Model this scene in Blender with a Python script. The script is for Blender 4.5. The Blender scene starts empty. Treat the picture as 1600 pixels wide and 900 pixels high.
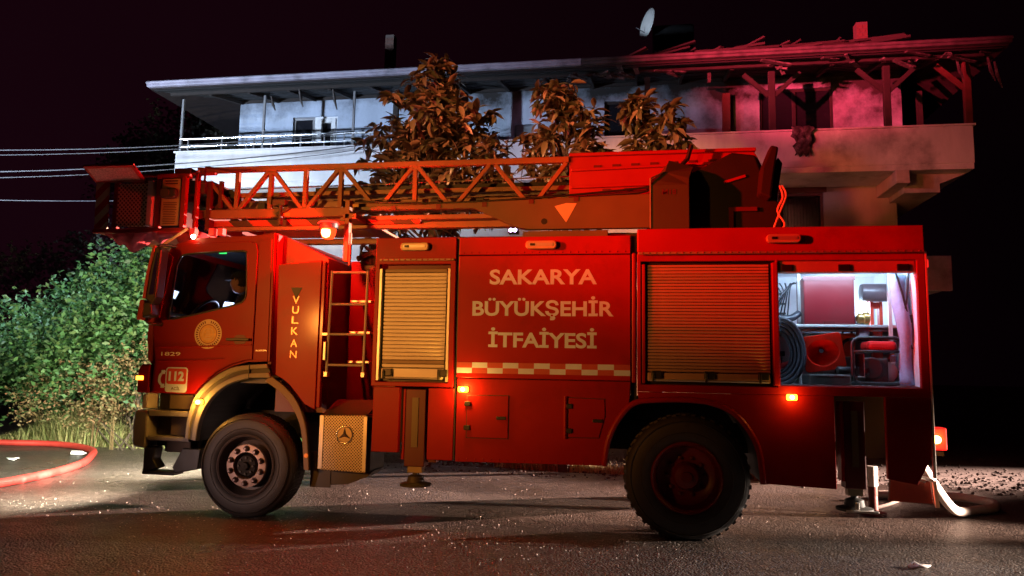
import bpy, bmesh, math, random
from mathutils import Vector, Matrix
R = math.radians
rnd = random.Random(7)
SC = bpy.context.scene
COL = SC.collection

# ------------------------------------------------------------------ camera
cam_d = bpy.data.cameras.new("camera")
cam_d.lens = 26.0; cam_d.sensor_width = 36.0; cam_d.clip_start = 0.05; cam_d.clip_end = 2000
cam = bpy.data.objects.new("camera", cam_d); COL.objects.link(cam)
yaw, pitch, roll = R(9.75), R(6.47), R(1.05)
f = Vector((-math.sin(yaw)*math.cos(pitch), math.cos(yaw)*math.cos(pitch), math.sin(pitch)))
r0 = Vector((math.cos(yaw), math.sin(yaw), 0)); u0 = r0.cross(f)
rv = r0*math.cos(roll)+u0*math.sin(roll); uv = u0*math.cos(roll)-r0*math.sin(roll)
M = Matrix((rv, uv, -f)).transposed().to_4x4(); M.translation = Vector((0, 0, 1.44))
cam.matrix_world = M
SC.camera = cam

# ------------------------------------------------------------------ world: night sky with a faint smoky glow to one side
W = bpy.data.worlds.new("World"); SC.world = W; W.use_nodes = True
nt = W.node_tree; nt.nodes.clear()
out = nt.nodes.new("ShaderNodeOutputWorld"); bg = nt.nodes.new("ShaderNodeBackground")
tc = nt.nodes.new("ShaderNodeTexCoord"); sx = nt.nodes.new("ShaderNodeSeparateXYZ")
mr = nt.nodes.new("ShaderNodeMapRange"); mr.inputs[1].default_value = -0.75; mr.inputs[2].default_value = 0.5
nz = nt.nodes.new("ShaderNodeTexNoise"); nz.inputs["Scale"].default_value = 3.0; nz.inputs["Detail"].default_value = 5
ad = nt.nodes.new("ShaderNodeMath"); ad.operation = 'MULTIPLY_ADD'; ad.inputs[1].default_value = 0.35; ad.inputs[2].default_value = -0.17
ad2 = nt.nodes.new("ShaderNodeMath"); ad2.operation = 'ADD'; ad2.use_clamp = True
mx = nt.nodes.new("ShaderNodeMix"); mx.data_type = 'RGBA'
mx.inputs[6].default_value = (0.0075, 0.0011, 0.0034, 1); mx.inputs[7].default_value = (0.0009, 0.0002, 0.0005, 1)
nt.links.new(tc.outputs["Generated"], sx.inputs[0]); nt.links.new(sx.outputs[0], mr.inputs[0])
nt.links.new(tc.outputs["Generated"], nz.inputs["Vector"]); nt.links.new(nz.outputs["Fac"], ad.inputs[0])
nt.links.new(mr.outputs[0], ad2.inputs[0]); nt.links.new(ad.outputs[0], ad2.inputs[1])
nt.links.new(ad2.outputs[0], mx.inputs[0]); nt.links.new(mx.outputs[2], bg.inputs[0])
bg.inputs[1].default_value = 1.0; nt.links.new(bg.outputs[0], out.inputs[0])

vs = SC.view_settings
vs.view_transform = 'Standard'; vs.look = 'None'; vs.exposure = 0; vs.gamma = 1; vs.use_curve_mapping = False
SC.cycles.use_denoising = True
SC.cycles.max_bounces = 6; SC.cycles.sample_clamp_indirect = 4.0
SC.cycles.caustics_reflective = False; SC.cycles.caustics_refractive = False

# ------------------------------------------------------------------ lamps of the emergency vehicles round the scene, plus added fill spots
def spot(name, loc, aim, col, power, size, blend=0.6, radius=0.15):
    d = bpy.data.lights.new(name, 'SPOT'); d.color = col; d.energy = power; d.spot_size = R(size); d.spot_blend = blend
    d.shadow_soft_size = radius
    o = bpy.data.objects.new(name, d); COL.objects.link(o); o.location = loc
    o.rotation_euler = (Vector(aim)-Vector(loc)).to_track_quat('-Z', 'Y').to_euler(); return o
def point(name, loc, col, power, radius=0.05):
    d = bpy.data.lights.new(name, 'POINT'); d.color = col; d.energy = power; d.shadow_soft_size = radius
    o = bpy.data.objects.new(name, d); COL.objects.link(o); o.location = loc; return o

spot("amber_street_lamp", (-6.5, -1.0, 2.4), (-2.4, 6.8, 2.6), (1.0, 0.32, 0.045), 3000, 39, 1.0, 0.25)
spot("pink_wheel_fill", (-7.2, 0.8, 1.0), (-3.9, 6.8, 0.5), (1.0, 0.62, 0.54), 650, 15, 0.9, 0.1)  # added fill for front wheel, hub and bumper, no real source
spot("red_beacon_lamp", (-9.0, 2.4, 3.7), (1.1, 7.0, 3.3), (1.0, 0.006, 0.003), 17500, 20, 1.0, 0.10)
spot("red_house_lamp", (-9.0, 1.8, 6.0), (4.8, 17.0, 9.8), (1.0, 0.05, 0.10), 95000, 20, 1.0, 0.15)
spot("white_flood_lamp", (-17.0, 5.5, 2.5), (-9.0, 16.2, 5.9), (0.60, 0.76, 1.0), 16500, 47, 0.8, 0.2)
spot("pale_facade_fill", (-18.0, 1.0, 7.0), (1.0, 16.5, 5.4), (1.0, 0.42, 0.60), 3100, 24, 0.9, 0.3)  # added fill that gives parapet and lower wall their purple hue
spot("red_facade_fill", (-9.2, 1.7, 6.2), (3.6, 16.5, 5.9), (1.0, 0.05, 0.07), 4500, 24, 1.0, 0.15)  # added weak red wash over parapet and lower wall
spot("orange_tree_fill", (-8.0, -6.0, 10.0), (-1.7, 11.0, 5.0), (1.0, 0.36, 0.14), 34000, 17, 0.8, 0.3)  # added warm fill aimed at the tree crowns, no real source
spot("bush_flood_lamp", (-12.4, 4.0, 2.2), (-8.9, 11.5, 1.0), (0.84, 1.0, 0.64), 2700, 52, 1.0, 0.2)
spot("low_headlamp", (9.5, 8.05, 1.0), (-2.2, 8.1, 0.1), (1.0, 0.66, 0.50), 40000, 15, 0.9, 0.05)
spot("far_headlamp", (20.0, 20.0, 3.0), (-3.0, 8.5, 0.7), (1.0, 0.60, 0.47), 420000, 15, 1.0, 0.07)
spot("road_headlamp", (9.8, 8.1, 1.5), (0.9, 6.1, 0.0), (1.0, 0.80, 0.66), 17000, 17, 1.0, 0.05)

# ------------------------------------------------------------------ mesh helpers
class MB:
    def __init__(s): s.v = []; s.f = []
    def add(s, vs_, fs):
        b = len(s.v); s.v += [tuple(p) for p in vs_]; s.f += [tuple(i+b for i in q) for q in fs]; return s
    def box(s, x0, x1, y0, y1, z0, z1):
        return s.add([(x0,y0,z0),(x1,y0,z0),(x1,y1,z0),(x0,y1,z0),(x0,y0,z1),(x1,y0,z1),(x1,y1,z1),(x0,y1,z1)],
                     [(0,3,2,1),(4,5,6,7),(0,1,5,4),(1,2,6,5),(2,3,7,6),(3,0,4,7)])
    def prism(s, pts, y0, y1):
        n = len(pts)
        return s.add([(x,y0,z) for x,z in pts]+[(x,y1,z) for x,z in pts],
                     [tuple(range(n)), tuple(range(2*n-1, n-1, -1))]+[(i,i+n,(i+1)%n+n,(i+1)%n) for i in range(n)])
    def band(s, a, b, y0, y1):
        n = len(a); vs_ = [(x,y0,z) for x,z in a]+[(x,y0,z) for x,z in b]+[(x,y1,z) for x,z in a]+[(x,y1,z) for x,z in b]
        fs = []
        for i in range(n-1):
            fs += [(i,i+1,n+i+1,n+i),(2*n+i,3*n+i,3*n+i+1,2*n+i+1),(i,2*n+i,2*n+i+1,i+1),(n+i,n+i+1,3*n+i+1,3*n+i)]
        fs += [(0,n,3*n,2*n),(n-1,3*n-1,4*n-1,2*n-1)]
        return s.add(vs_, fs)
    def bar(s, p, q, w, h, up=(0,0,1)):
        p = Vector(p); q = Vector(q); d = (q-p).normalized(); up = Vector(up)
        if abs(d.dot(up)) > .98: up = Vector((0,1,0))
        a = d.cross(up).normalized()*w/2; b = a.cross(d).normalized()*h/2
        vs_ = [e+sa*a+sb*b for e in (p,q) for sa,sb in ((-1,-1),(1,-1),(1,1),(-1,1))]
        return s.add(vs_, [(0,1,2,3),(7,6,5,4),(0,4,5,1),(1,5,6,2),(2,6,7,3),(3,7,4,0)])
    def tube(s, pts, r, n=8, closed=False):
        P = [Vector(p) for p in pts]; m = len(P); b = len(s.v); rr = r if isinstance(r, (list,tuple)) else [r]*m
        ref = None
        for i,p in enumerate(P):
            t = (P[(i+1)%m]-P[i-1]) if closed else (P[min(i+1,m-1)]-P[max(i-1,0)])
            t.normalize()
            if ref is None: ref = Vector((0,0,1)) if abs(t.z) < .9 else Vector((0,1,0))
            a = t.cross(ref).normalized(); c = a.cross(t).normalized(); ref = c
            for k in range(n):
                an = 2*math.pi*k/n; s.v.append(tuple(p+rr[i]*(math.cos(an)*a+math.sin(an)*c)))
        for i in range(m if closed else m-1):
            for k in range(n):
                j = (i+1)%m
                s.f.append((b+i*n+k, b+i*n+(k+1)%n, b+j*n+(k+1)%n, b+j*n+k))
        if not closed:
            s.f.append(tuple(b+k for k in range(n))[::-1]); s.f.append(tuple(b+(m-1)*n+k for k in range(n)))
        return s
    def lathe(s, prof, c, axis='Y', n=48, cap=False):       # prof: (radius, along)
        b = len(s.v); m = len(prof)
        for r,t in prof:
            for k in range(n):
                a = 2*math.pi*k/n; x, y = r*math.cos(a), r*math.sin(a)
                p = {'Y':(x,t,y), 'Z':(x,y,t), 'X':(t,x,y)}[axis]
                s.v.append((c[0]+p[0], c[1]+p[1], c[2]+p[2]))
        for i in range(m-1):
            for k in range(n):
                s.f.append((b+i*n+k, b+i*n+(k+1)%n, b+(i+1)*n+(k+1)%n, b+(i+1)*n+k))
        if cap:
            s.f.append(tuple(b+k for k in range(n))); s.f.append(tuple(b+(m-1)*n+k for k in range(n)))
        return s
    def rot(s, origin, axis, ang):
        m = Matrix.Rotation(ang, 4, axis); o = Vector(origin)
        s.v = [tuple(m @ (Vector(p)-o)+o) for p in s.v]; return s
WP = {}
def link(o, wpos, parent=None):
    COL.objects.link(o); WP[o.name] = Vector(wpos)
    if parent: o.parent = parent; o.location = Vector(wpos)-WP[parent.name]
    else: o.location = wpos
    return o
def finish(o, smooth, bevel):
    if bevel:
        m = o.modifiers.new("bevel", 'BEVEL'); m.width = bevel; m.segments = 2; m.limit_method = 'ANGLE'; m.angle_limit = R(40)
        m.harden_normals = False
def obj(name, mb, mat, parent=None, smooth=False, bevel=0, label=None, uncheck=False):
    vs_ = mb.v; n = len(vs_)
    lo = [min(p[i] for p in vs_) for i in range(3)]; hi = [max(p[i] for p in vs_) for i in range(3)]
    c = Vector(((lo[0]+hi[0])/2, (lo[1]+hi[1])/2, lo[2]))
    me = bpy.data.meshes.new(name)
    me.from_pydata([(p[0]-c.x, p[1]-c.y, p[2]-c.z) for p in vs_], [], mb.f)
    if not uncheck:
        bm = bmesh.new(); bm.from_mesh(me); bmesh.ops.recalc_face_normals(bm, faces=bm.faces); bm.to_mesh(me); bm.free()
    if smooth:
        me.polygons.foreach_set("use_smooth", [True]*len(me.polygons))
        if smooth != 'all': me.set_sharp_from_angle(angle=R(38))
    mats = mat if isinstance(mat, (list,tuple)) else [mat]
    for m in mats: me.materials.append(m)
    o = bpy.data.objects.new(name, me); link(o, c, parent); finish(o, smooth, bevel)
    if label: o['label'] = label
    return o
def copy(o, off=(0,0,0), parent=None, wpos=None):
    c = o.copy(); w = Vector(wpos) if wpos else WP[o.name]+Vector(off)
    link(c, w, parent if parent else o.parent); return c
def empty(name, loc, parent=None):
    o = bpy.data.objects.new(name, None); o.empty_display_size = .2; link(o, loc, parent); return o
def tag(o, label, cat, group=None, kind=None):
    o['label'] = label; o['category'] = cat
    if group: o['group'] = group
    if kind: o['kind'] = kind
    return o
def struct(o): o['kind'] = 'structure'; return o
def plate(name, outer, holes, y0, y1, mat, parent, bevel=0, smooth=False):
    bm = bmesh.new(); edges = []
    for loop in [outer]+holes:
        vs_ = [bm.verts.new((x, y0, z)) for x, z in loop]
        edges += [bm.edges.new((vs_[i], vs_[(i+1) % len(vs_)])) for i in range(len(vs_))]
    bmesh.ops.triangle_fill(bm, use_beauty=True, use_dissolve=False, edges=edges)
    g = bmesh.ops.extrude_face_region(bm, geom=bm.faces[:])
    for v in g['geom']:
        if isinstance(v, bmesh.types.BMVert): v.co.y = y1
    bmesh.ops.recalc_face_normals(bm, faces=bm.faces)
    bmesh.ops.dissolve_limit(bm, angle_limit=R(1), verts=bm.verts, edges=bm.edges)
    mb = MB(); bm.verts.index_update()
    mb.v = [tuple(v.co) for v in bm.verts]; mb.f = [tuple(v.index for v in fc.verts) for fc in bm.faces]; bm.free()
    return obj(name, mb, mat, parent, smooth, bevel)
def rrect(x0, x1, z0, z1, r, n=4):
    p = []
    for cx, cz, a0 in ((x1-r,z1-r,0),(x0+r,z1-r,90),(x0+r,z0+r,180),(x1-r,z0+r,270)):
        for k in range(n+1):
            a = R(a0+90*k/n); p.append((cx+r*math.cos(a), cz+r*math.sin(a)))
    return p
def smooth_path(p, n=5):
    out_ = []
    for i in range(len(p)-1):
        a, b, c, d = p[max(i-1,0)], p[i], p[i+1], p[min(i+2,len(p)-1)]
        for k in range(n):
            t = k/n
            out_.append(tuple(.5*((2*b[j])+(-a[j]+c[j])*t+(2*a[j]-5*b[j]+4*c[j]-d[j])*t*t+(-a[j]+3*b[j]-3*c[j]+d[j])*t**3) for j in range(len(b))))
    out_.append(tuple(p[-1])); return out_

# ------------------------------------------------------------------ materials
MATS = {}
def mat(name, col, rough=.5, metal=0., var=.12, vscale=6., bump=0., bscale=40., dirt=0., dirtcol=(.03,.02,.015), spec=.5, coat=0.):
    m = bpy.data.materials.new(name); m.use_nodes = True; MATS[name] = m
    t = m.node_tree; b = t.nodes["Principled BSDF"]
    b.inputs["Roughness"].default_value = rough; b.inputs["Metallic"].default_value = metal
    b.inputs["Specular IOR Level"].default_value = spec; b.inputs["Coat Weight"].default_value = coat; b.inputs["Coat Roughness"].default_value = .12
    tcn = t.nodes.new("ShaderNodeTexCoord")
    n1 = t.nodes.new("ShaderNodeTexNoise"); n1.inputs["Scale"].default_value = vscale; n1.inputs["Detail"].default_value = 6
    t.links.new(tcn.outputs["Object"], n1.inputs["Vector"])
    cr = t.nodes.new("ShaderNodeValToRGB"); e = cr.color_ramp.elements
    e[0].position = .3; e[1].position = .7
    e[0].color = tuple(c*(1-var) for c in col)+(1,); e[1].color = tuple(min(1,c*(1+var)) for c in col)+(1,)
    t.links.new(n1.outputs["Fac"], cr.inputs[0]); last = cr.outputs[0]
    if dirt:
        n2 = t.nodes.new("ShaderNodeTexNoise"); n2.inputs["Scale"].default_value = vscale*.45; n2.inputs["Detail"].default_value = 10; n2.inputs["Roughness"].default_value = .7
        t.links.new(tcn.outputs["Object"], n2.inputs["Vector"])
        r2 = t.nodes.new("ShaderNodeMapRange"); r2.inputs[1].default_value = .5; r2.inputs[2].default_value = .72; r2.inputs[4].default_value = dirt
        t.links.new(n2.outputs["Fac"], r2.inputs[0])
        mm = t.nodes.new("ShaderNodeMix"); mm.data_type = 'RGBA'; mm.inputs[7].default_value = dirtcol+(1,)
        t.links.new(r2.outputs[0], mm.inputs[0]); t.links.new(last, mm.inputs[6]); last = mm.outputs[2]
    t.links.new(last, b.inputs["Base Color"])
    rr = t.nodes.new("ShaderNodeMapRange"); rr.inputs[3].default_value = max(.03,rough-.1); rr.inputs[4].default_value = min(1,rough+.12)
    t.links.new(n1.outputs["Fac"], rr.inputs[0]); t.links.new(rr.outputs[0], b.inputs["Roughness"])
    if bump:
        n3 = t.nodes.new("ShaderNodeTexNoise"); n3.inputs["Scale"].default_value = bscale; n3.inputs["Detail"].default_value = 4
        t.links.new(tcn.outputs["Object"], n3.inputs["Vector"])
        bp = t.nodes.new("ShaderNodeBump"); bp.inputs["Strength"].default_value = bump; bp.inputs["Distance"].default_value = .01
        t.links.new(n3.outputs["Fac"], bp.inputs["Height"]); t.links.new(bp.outputs[0], b.inputs["Normal"])
    return m
def emit(name, col, s):
    m = bpy.data.materials.new(name); m.use_nodes = True; b = m.node_tree.nodes["Principled BSDF"]
    b.inputs["Base Color"].default_value = (*[c*.5 for c in col],1); b.inputs["Emission Color"].default_value = (*col,1); b.inputs["Emission Strength"].default_value = s
    return m
red = mat("red_paint", (.29,.005,.004), .42, 0, .14, 2.2, .10, 3.0, .6, (.07,.004,.003), .18, .06)
red_cab = mat("red_cab_paint", (.24,.003,.002), .42, 0, .08, 2.0, .02, 50, .15, (.08,.004,.003), .15, .10)
darkred = mat("dark_red_paint", (.10,.004,.004), .5, 0, .2, 3, .05, 40, .5)
boomred = mat("boom_red_paint", (.31,.006,.004), .42, 0, .12, 3, .05, 30, .3, (.12,.012,.008))
black = mat("black_plastic", (.012,.011,.011), .45, 0, .25, 8, .05, 60)
matte_black = mat("chassis_black", (.007,.006,.006), .75, 0, .3, 6, .1, 40)
rubber = mat("tyre_rubber", (.028,.025,.024), .58, 0, .25, 9, .12, 70, .5, (.05,.04,.03))
alu = mat("aluminium", (.55,.54,.52), .38, .55, .08, 5, .05, 90, .2, (.2,.17,.14))
slatalu = mat("shutter_aluminium", (.80,.77,.72), .5, .0, .07, 4, .04, 120, .25, (.30,.26,.2))
slatdark = mat("shutter_dark_strip", (.34,.27,.20), .5, .0, .1, 4, .04, 120)
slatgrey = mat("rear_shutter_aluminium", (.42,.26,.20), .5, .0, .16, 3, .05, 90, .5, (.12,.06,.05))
grey = mat("grey_plastic", (.23,.21,.20), .55, 0, .1, 8, .08, 90, .3)
greydark = mat("dark_grey_plastic", (.06,.055,.05), .6, 0, .15, 8, .08, 90)
white = mat("white_paint", (.78,.76,.72), .5, 0, .06, 6, 0, 1, .2, (.45,.4,.34))
decal = mat("retro_blue_decal", (.50,.60,.98), .55, 0, .10, 5, 0, 1, .3, (.28,.26,.30))  # white print tinted blue to stand in for its retroreflected light
decalpink = mat("faded_red_decal", (.40,.05,.04), .5, 0, .1, 7)
olive = mat("boom_grey_paint", (.12,.09,.045), .5, 0, .1, 3, .06, 40, .4, (.12,.09,.05))
oliveL = mat("boom_pale_paint", (.62,.52,.32), .5, 0, .08, 5)
boxpaint = mat("cabinet_shade_paint", (.045,.048,.024), .7, 0, .1, 4, .05, 50, .3)  # dark, low-red olive; the missing red light is painted into this colour
truss = mat("ladder_steel", (.29,.125,.07), .55, .0, .12, 4, .06, 50, .5, (.14,.07,.04))
truss2 = mat("inner_ladder_steel", (.28,.16,.10), .5, .1, .15, 4, .06, 50, .5, (.12,.06,.04))
chrome = mat("chrome", (.75,.74,.72), .18, .95, .04, 6)
cagered = mat("cage_red_paint", (.42,.014,.012), .45, 0, .12, 5, .05, 40, .4)
cloth = mat("red_tarpaulin_cloth", (.42,.03,.04), .8, 0, .25, 12, .3, 40)
interior = mat("locker_white_paint", (.72,.73,.76), .45, 0, .08, 5, .03, 50, .35, (.25,.22,.25))
interior_seat = mat("cab_upholstery", (.012,.011,.013), .8, 0, .2, 8, .1, 50)
skin = mat("skin", (.52,.30,.22), .55, 0, .08, 20)
jacket = mat("dark_jacket", (.03,.03,.05), .85, 0, .2, 12, .2, 60)
hosered = mat("red_hose_rubber", (.46,.035,.03), .5, 0, .12, 10, .2, 80, .2)
hosewhite = mat("white_hose_canvas", (.74,.70,.64), .75, 0, .08, 14, .3, 120, .25, (.35,.3,.25))
hoseblack = mat("black_hose_rubber", (.02,.022,.03), .35, 0, .2, 8, .1, 80)
conered0 = mat("traffic_cone_plastic", (.70,.03,.012), .35, 0, .08, 6, .03, 40, .25, (.3,.02,.02))
conered = conered0
_t = conered.node_tree; _b = _t.nodes["Principled BSDF"]; _tr = _t.nodes.new("ShaderNodeBsdfTranslucent"); _tr.inputs[0].default_value = (.85,.05,.02,1)
_ms = _t.nodes.new("ShaderNodeMixShader"); _ms.inputs[0].default_value = .5; _t.links.new(_b.outputs[0], _ms.inputs[1]); _t.links.new(_tr.outputs[0], _ms.inputs[2]); _t.links.new(_ms.outputs[0], _t.nodes["Material Output"].inputs[0])
wood = mat("charred_wood", (.020,.013,.011), .8, 0, .4, 8, .3, 30, .6, (.02,.015,.012))
woodred = mat("red_tinted_post", (.10,.025,.018), .65, 0, .25, 6, .2, 30, .4, (.05,.02,.015))  # red light on the end post is put into this redder colour
metalgrey = mat("galvanised_post", (.30,.29,.30), .45, .5, .1, 8)
railm = mat("balcony_rail_steel", (.72,.72,.74), .28, .8, .05, 8)
darkglass = mat("dark_window_glass", (.012,.012,.016), .08, 0, .1, 2, 0, 1, 0, spec=.6)
curtain = mat("curtain_cloth", (.36,.33,.36), .9, 0, .1, 10)
doorwhite = mat("white_door_frame", (.74,.74,.75), .4, 0, .05, 6, 0, 1, .3, (.3,.3,.32))
rooftile = mat("roof_sheet", (.018,.010,.010), .75, 0, .3, 6, .3, 20, .4)
fascia = mat("gutter_metal", (.30,.27,.34), .55, .0, .2, 4, .1, 30, .8, (.05,.04,.045))
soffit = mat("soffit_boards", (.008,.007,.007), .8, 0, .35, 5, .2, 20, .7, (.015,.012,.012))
brickm = mat("chimney_brick", (.14,.07,.055), .85, 0, .25, 10, .4, 40)
bark = mat("bark", (.06,.042,.03), .9, 0, .3, 14, .5, 30)
stone = mat("pale_stones", (.55,.50,.46), .6, 0, .3, 30)
litterm = mat("litter_paper", (.70,.72,.80), .6, 0, .1, 20)
charred = mat("charred_cloth", (.05,.04,.038), .95, 0, .6, 14, .5, 30, .5, (.5,.45,.42))
amber_e = emit("amber_lens_lit", (1.0,.36,.02), 9)
ambercore_e = emit("amber_bulb_lit", (1.0,.62,.12), 24)
beacon_e = emit("beacon_bulb_lit", (1.0,.045,.008), 3.2)
beacore_e = emit("beacon_core_lit", (1.0,.62,.16), 9)
beaconred_e = emit("beacon_lens_lit", (1.0,.02,.01), 4)
redlamp_e = emit("red_lens_lit", (1.0,.02,.015), 1.3)
purple_e = emit("work_lamp_lit", (.72,.55,1.0), 26)
whitecool_e = emit("strip_lamp_lit", (.75,.82,1.0), 14)
screen_e = emit("tablet_screen_lit", (.62,.76,1.0), 5)
green_e = emit("green_indicator_lit", (.05,1.0,.15), 3)
reddim_e = emit("red_reflector_glow", (1.0,.03,.02), .5)  # reflector without a bulb, given a faint glow for returned light

def glass_mat():
    m = bpy.data.materials.new("clear_glass"); m.use_nodes = True; t = m.node_tree; t.nodes.clear()
    o_ = t.nodes.new("ShaderNodeOutputMaterial"); a = t.nodes.new("ShaderNodeBsdfTransparent"); g = t.nodes.new("ShaderNodeBsdfGlossy"); mxs = t.nodes.new("ShaderNodeMixShader")
    a.inputs[0].default_value = (.72,.74,.78,1); g.inputs["Roughness"].default_value = .03
    fr = t.nodes.new("ShaderNodeFresnel"); fr.inputs[0].default_value = 1.45
    t.links.new(fr.outputs[0], mxs.inputs[0]); t.links.new(a.outputs[0], mxs.inputs[1]); t.links.new(g.outputs[0], mxs.inputs[2]); t.links.new(mxs.outputs[0], o_.inputs[0])
    return m
glass = glass_mat()

def holes_mat(name, col, hole, pitch, rad):
    m = mat(name, col, .42, .3, .08, 5, 0, 1, .25, (.25,.2,.14)); t = m.node_tree; b = t.nodes["Principled BSDF"]
    base = b.inputs["Base Color"].links[0].from_socket
    tcn = t.nodes.new("ShaderNodeTexCoord"); mp = t.nodes.new("ShaderNodeMapping"); mp.inputs["Rotation"].default_value = (0,R(45),0)
    s = 1/pitch; mp.inputs["Scale"].default_value = (s,0,s)
    vo = t.nodes.new("ShaderNodeTexVoronoi"); vo.inputs["Randomness"].default_value = 0; vo.inputs["Scale"].default_value = 1
    t.links.new(tcn.outputs["Object"], mp.inputs[0]); t.links.new(mp.outputs[0], vo.inputs["Vector"])
    mr_ = t.nodes.new("ShaderNodeMapRange"); mr_.inputs[1].default_value = rad; mr_.inputs[2].default_value = rad+.1
    t.links.new(vo.outputs["Distance"], mr_.inputs[0])
    mm = t.nodes.new("ShaderNodeMix"); mm.data_type = 'RGBA'; mm.inputs[6].default_value = hole+(1,)
    t.links.new(mr_.outputs[0], mm.inputs[0]); t.links.new(base, mm.inputs[7]); t.links.new(mm.outputs[2], b.inputs["Base Color"])
    bp = t.nodes.new("ShaderNodeBump"); bp.inputs["Strength"].default_value = .6; bp.inputs["Distance"].default_value = .004
    t.links.new(mr_.outputs[0], bp.inputs["Height"]); t.links.new(bp.outputs[0], b.inputs["Normal"])
    return m
perf = holes_mat("perforated_plate", (.58,.50,.40), (.05,.035,.02), .021, .28)
meshp = holes_mat("cage_mesh_panel", (.62,.50,.36), (.10,.05,.03), .034, .30)

def stripes_mat(name, c0, c1, width, slope):
    m = mat(name, c0, .5); t = m.node_tree; b = t.nodes["Principled BSDF"]
    tcn = t.nodes.new("ShaderNodeTexCoord"); s = t.nodes.new("ShaderNodeSeparateXYZ"); t.links.new(tcn.outputs["Object"], s.inputs[0])
    a = t.nodes.new("ShaderNodeMath"); a.operation = 'MULTIPLY_ADD'; a.inputs[1].default_value = slope
    t.links.new(s.outputs[0], a.inputs[0]); t.links.new(s.outputs[2], a.inputs[2])
    d = t.nodes.new("ShaderNodeMath"); d.operation = 'DIVIDE'; d.inputs[1].default_value = width; t.links.new(a.outputs[0], d.inputs[0])
    fr = t.nodes.new("ShaderNodeMath"); fr.operation = 'FRACT'; t.links.new(d.outputs[0], fr.inputs[0])
    g = t.nodes.new("ShaderNodeMath"); g.operation = 'GREATER_THAN'; g.inputs[1].default_value = .5; t.links.new(fr.outputs[0], g.inputs[0])
    mm = t.nodes.new("ShaderNodeMix"); mm.data_type = 'RGBA'; mm.inputs[6].default_value = c0+(1,); mm.inputs[7].default_value = c1+(1,)
    t.links.new(g.outputs[0], mm.inputs[0]); t.links.new(mm.outputs[2], b.inputs["Base Color"]); return m
hazard = stripes_mat("hazard_stripes", (.45,.02,.015), (.62,.50,.36), .20, -1.0)

def road_mat():
    m = bpy.data.materials.new("wet_asphalt"); m.use_nodes = True; t = m.node_tree; b = t.nodes["Principled BSDF"]
    tcn = t.nodes.new("ShaderNodeTexCoord")
    def noise(s, d=4, r=.6):
        n = t.nodes.new("ShaderNodeTexNoise"); n.inputs["Scale"].default_value = s; n.inputs["Detail"].default_value = d; n.inputs["Roughness"].default_value = r
        t.links.new(tcn.outputs["Object"], n.inputs["Vector"]); return n
    big = noise(.55, 6); mid = noise(9, 5); vo = t.nodes.new("ShaderNodeTexVoronoi"); vo.inputs["Scale"].default_value = 52
    t.links.new(tcn.outputs["Object"], vo.inputs["Vector"])
    cr = t.nodes.new("ShaderNodeValToRGB"); e = cr.color_ramp.elements
    e[0].position = .05; e[0].color = (.015,.012,.011,1); e[1].position = .95; e[1].color = (.11,.09,.08,1)
    t.links.new(vo.outputs["Color"], cr.inputs[0])
    mm = t.nodes.new("ShaderNodeMix"); mm.data_type = 'RGBA'; mm.blend_type = 'MULTIPLY'; mm.inputs[0].default_value = .8
    cr2 = t.nodes.new("ShaderNodeValToRGB"); e = cr2.color_ramp.elements
    e[0].position = .35; e[0].color = (.55,.52,.50,1); e[1].position = .65; e[1].color = (1.1,1.05,1.0,1)
    t.links.new(mid.outputs["Fac"], cr2.inputs[0]); t.links.new(cr.outputs[0], mm.inputs[6]); t.links.new(cr2.outputs[0], mm.inputs[7])
    t.links.new(mm.outputs[2], b.inputs["Base Color"])
    mr_ = t.nodes.new("ShaderNodeMapRange"); mr_.inputs[1].default_value = .35; mr_.inputs[2].default_value = .65; mr_.inputs[3].default_value = .24; mr_.inputs[4].default_value = .55
    t.links.new(big.outputs["Fac"], mr_.inputs[0]); t.links.new(mr_.outputs[0], b.inputs["Roughness"])
    n3 = noise(45, 3); bp = t.nodes.new("ShaderNodeBump"); bp.inputs["Strength"].default_value = .75; bp.inputs["Distance"].default_value = .016
    h = t.nodes.new("ShaderNodeMath"); h.operation = 'SUBTRACT'; t.links.new(n3.outputs["Fac"], h.inputs[0]); t.links.new(vo.outputs["Distance"], h.inputs[1])
    t.links.new(h.outputs[0], bp.inputs["Height"])
    bp2 = t.nodes.new("ShaderNodeBump"); bp2.inputs["Strength"].default_value = .5; bp2.inputs["Distance"].default_value = .03
    t.links.new(mid.outputs["Fac"], bp2.inputs["Height"]); t.links.new(bp.outputs[0], bp2.inputs["Normal"])
    t.links.new(bp2.outputs[0], b.inputs["Normal"]); return m
asphalt = road_mat()
earth = mat("gravel_earth", (.055,.038,.034), .85, 0, .45, 30, .9, 25)

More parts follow.
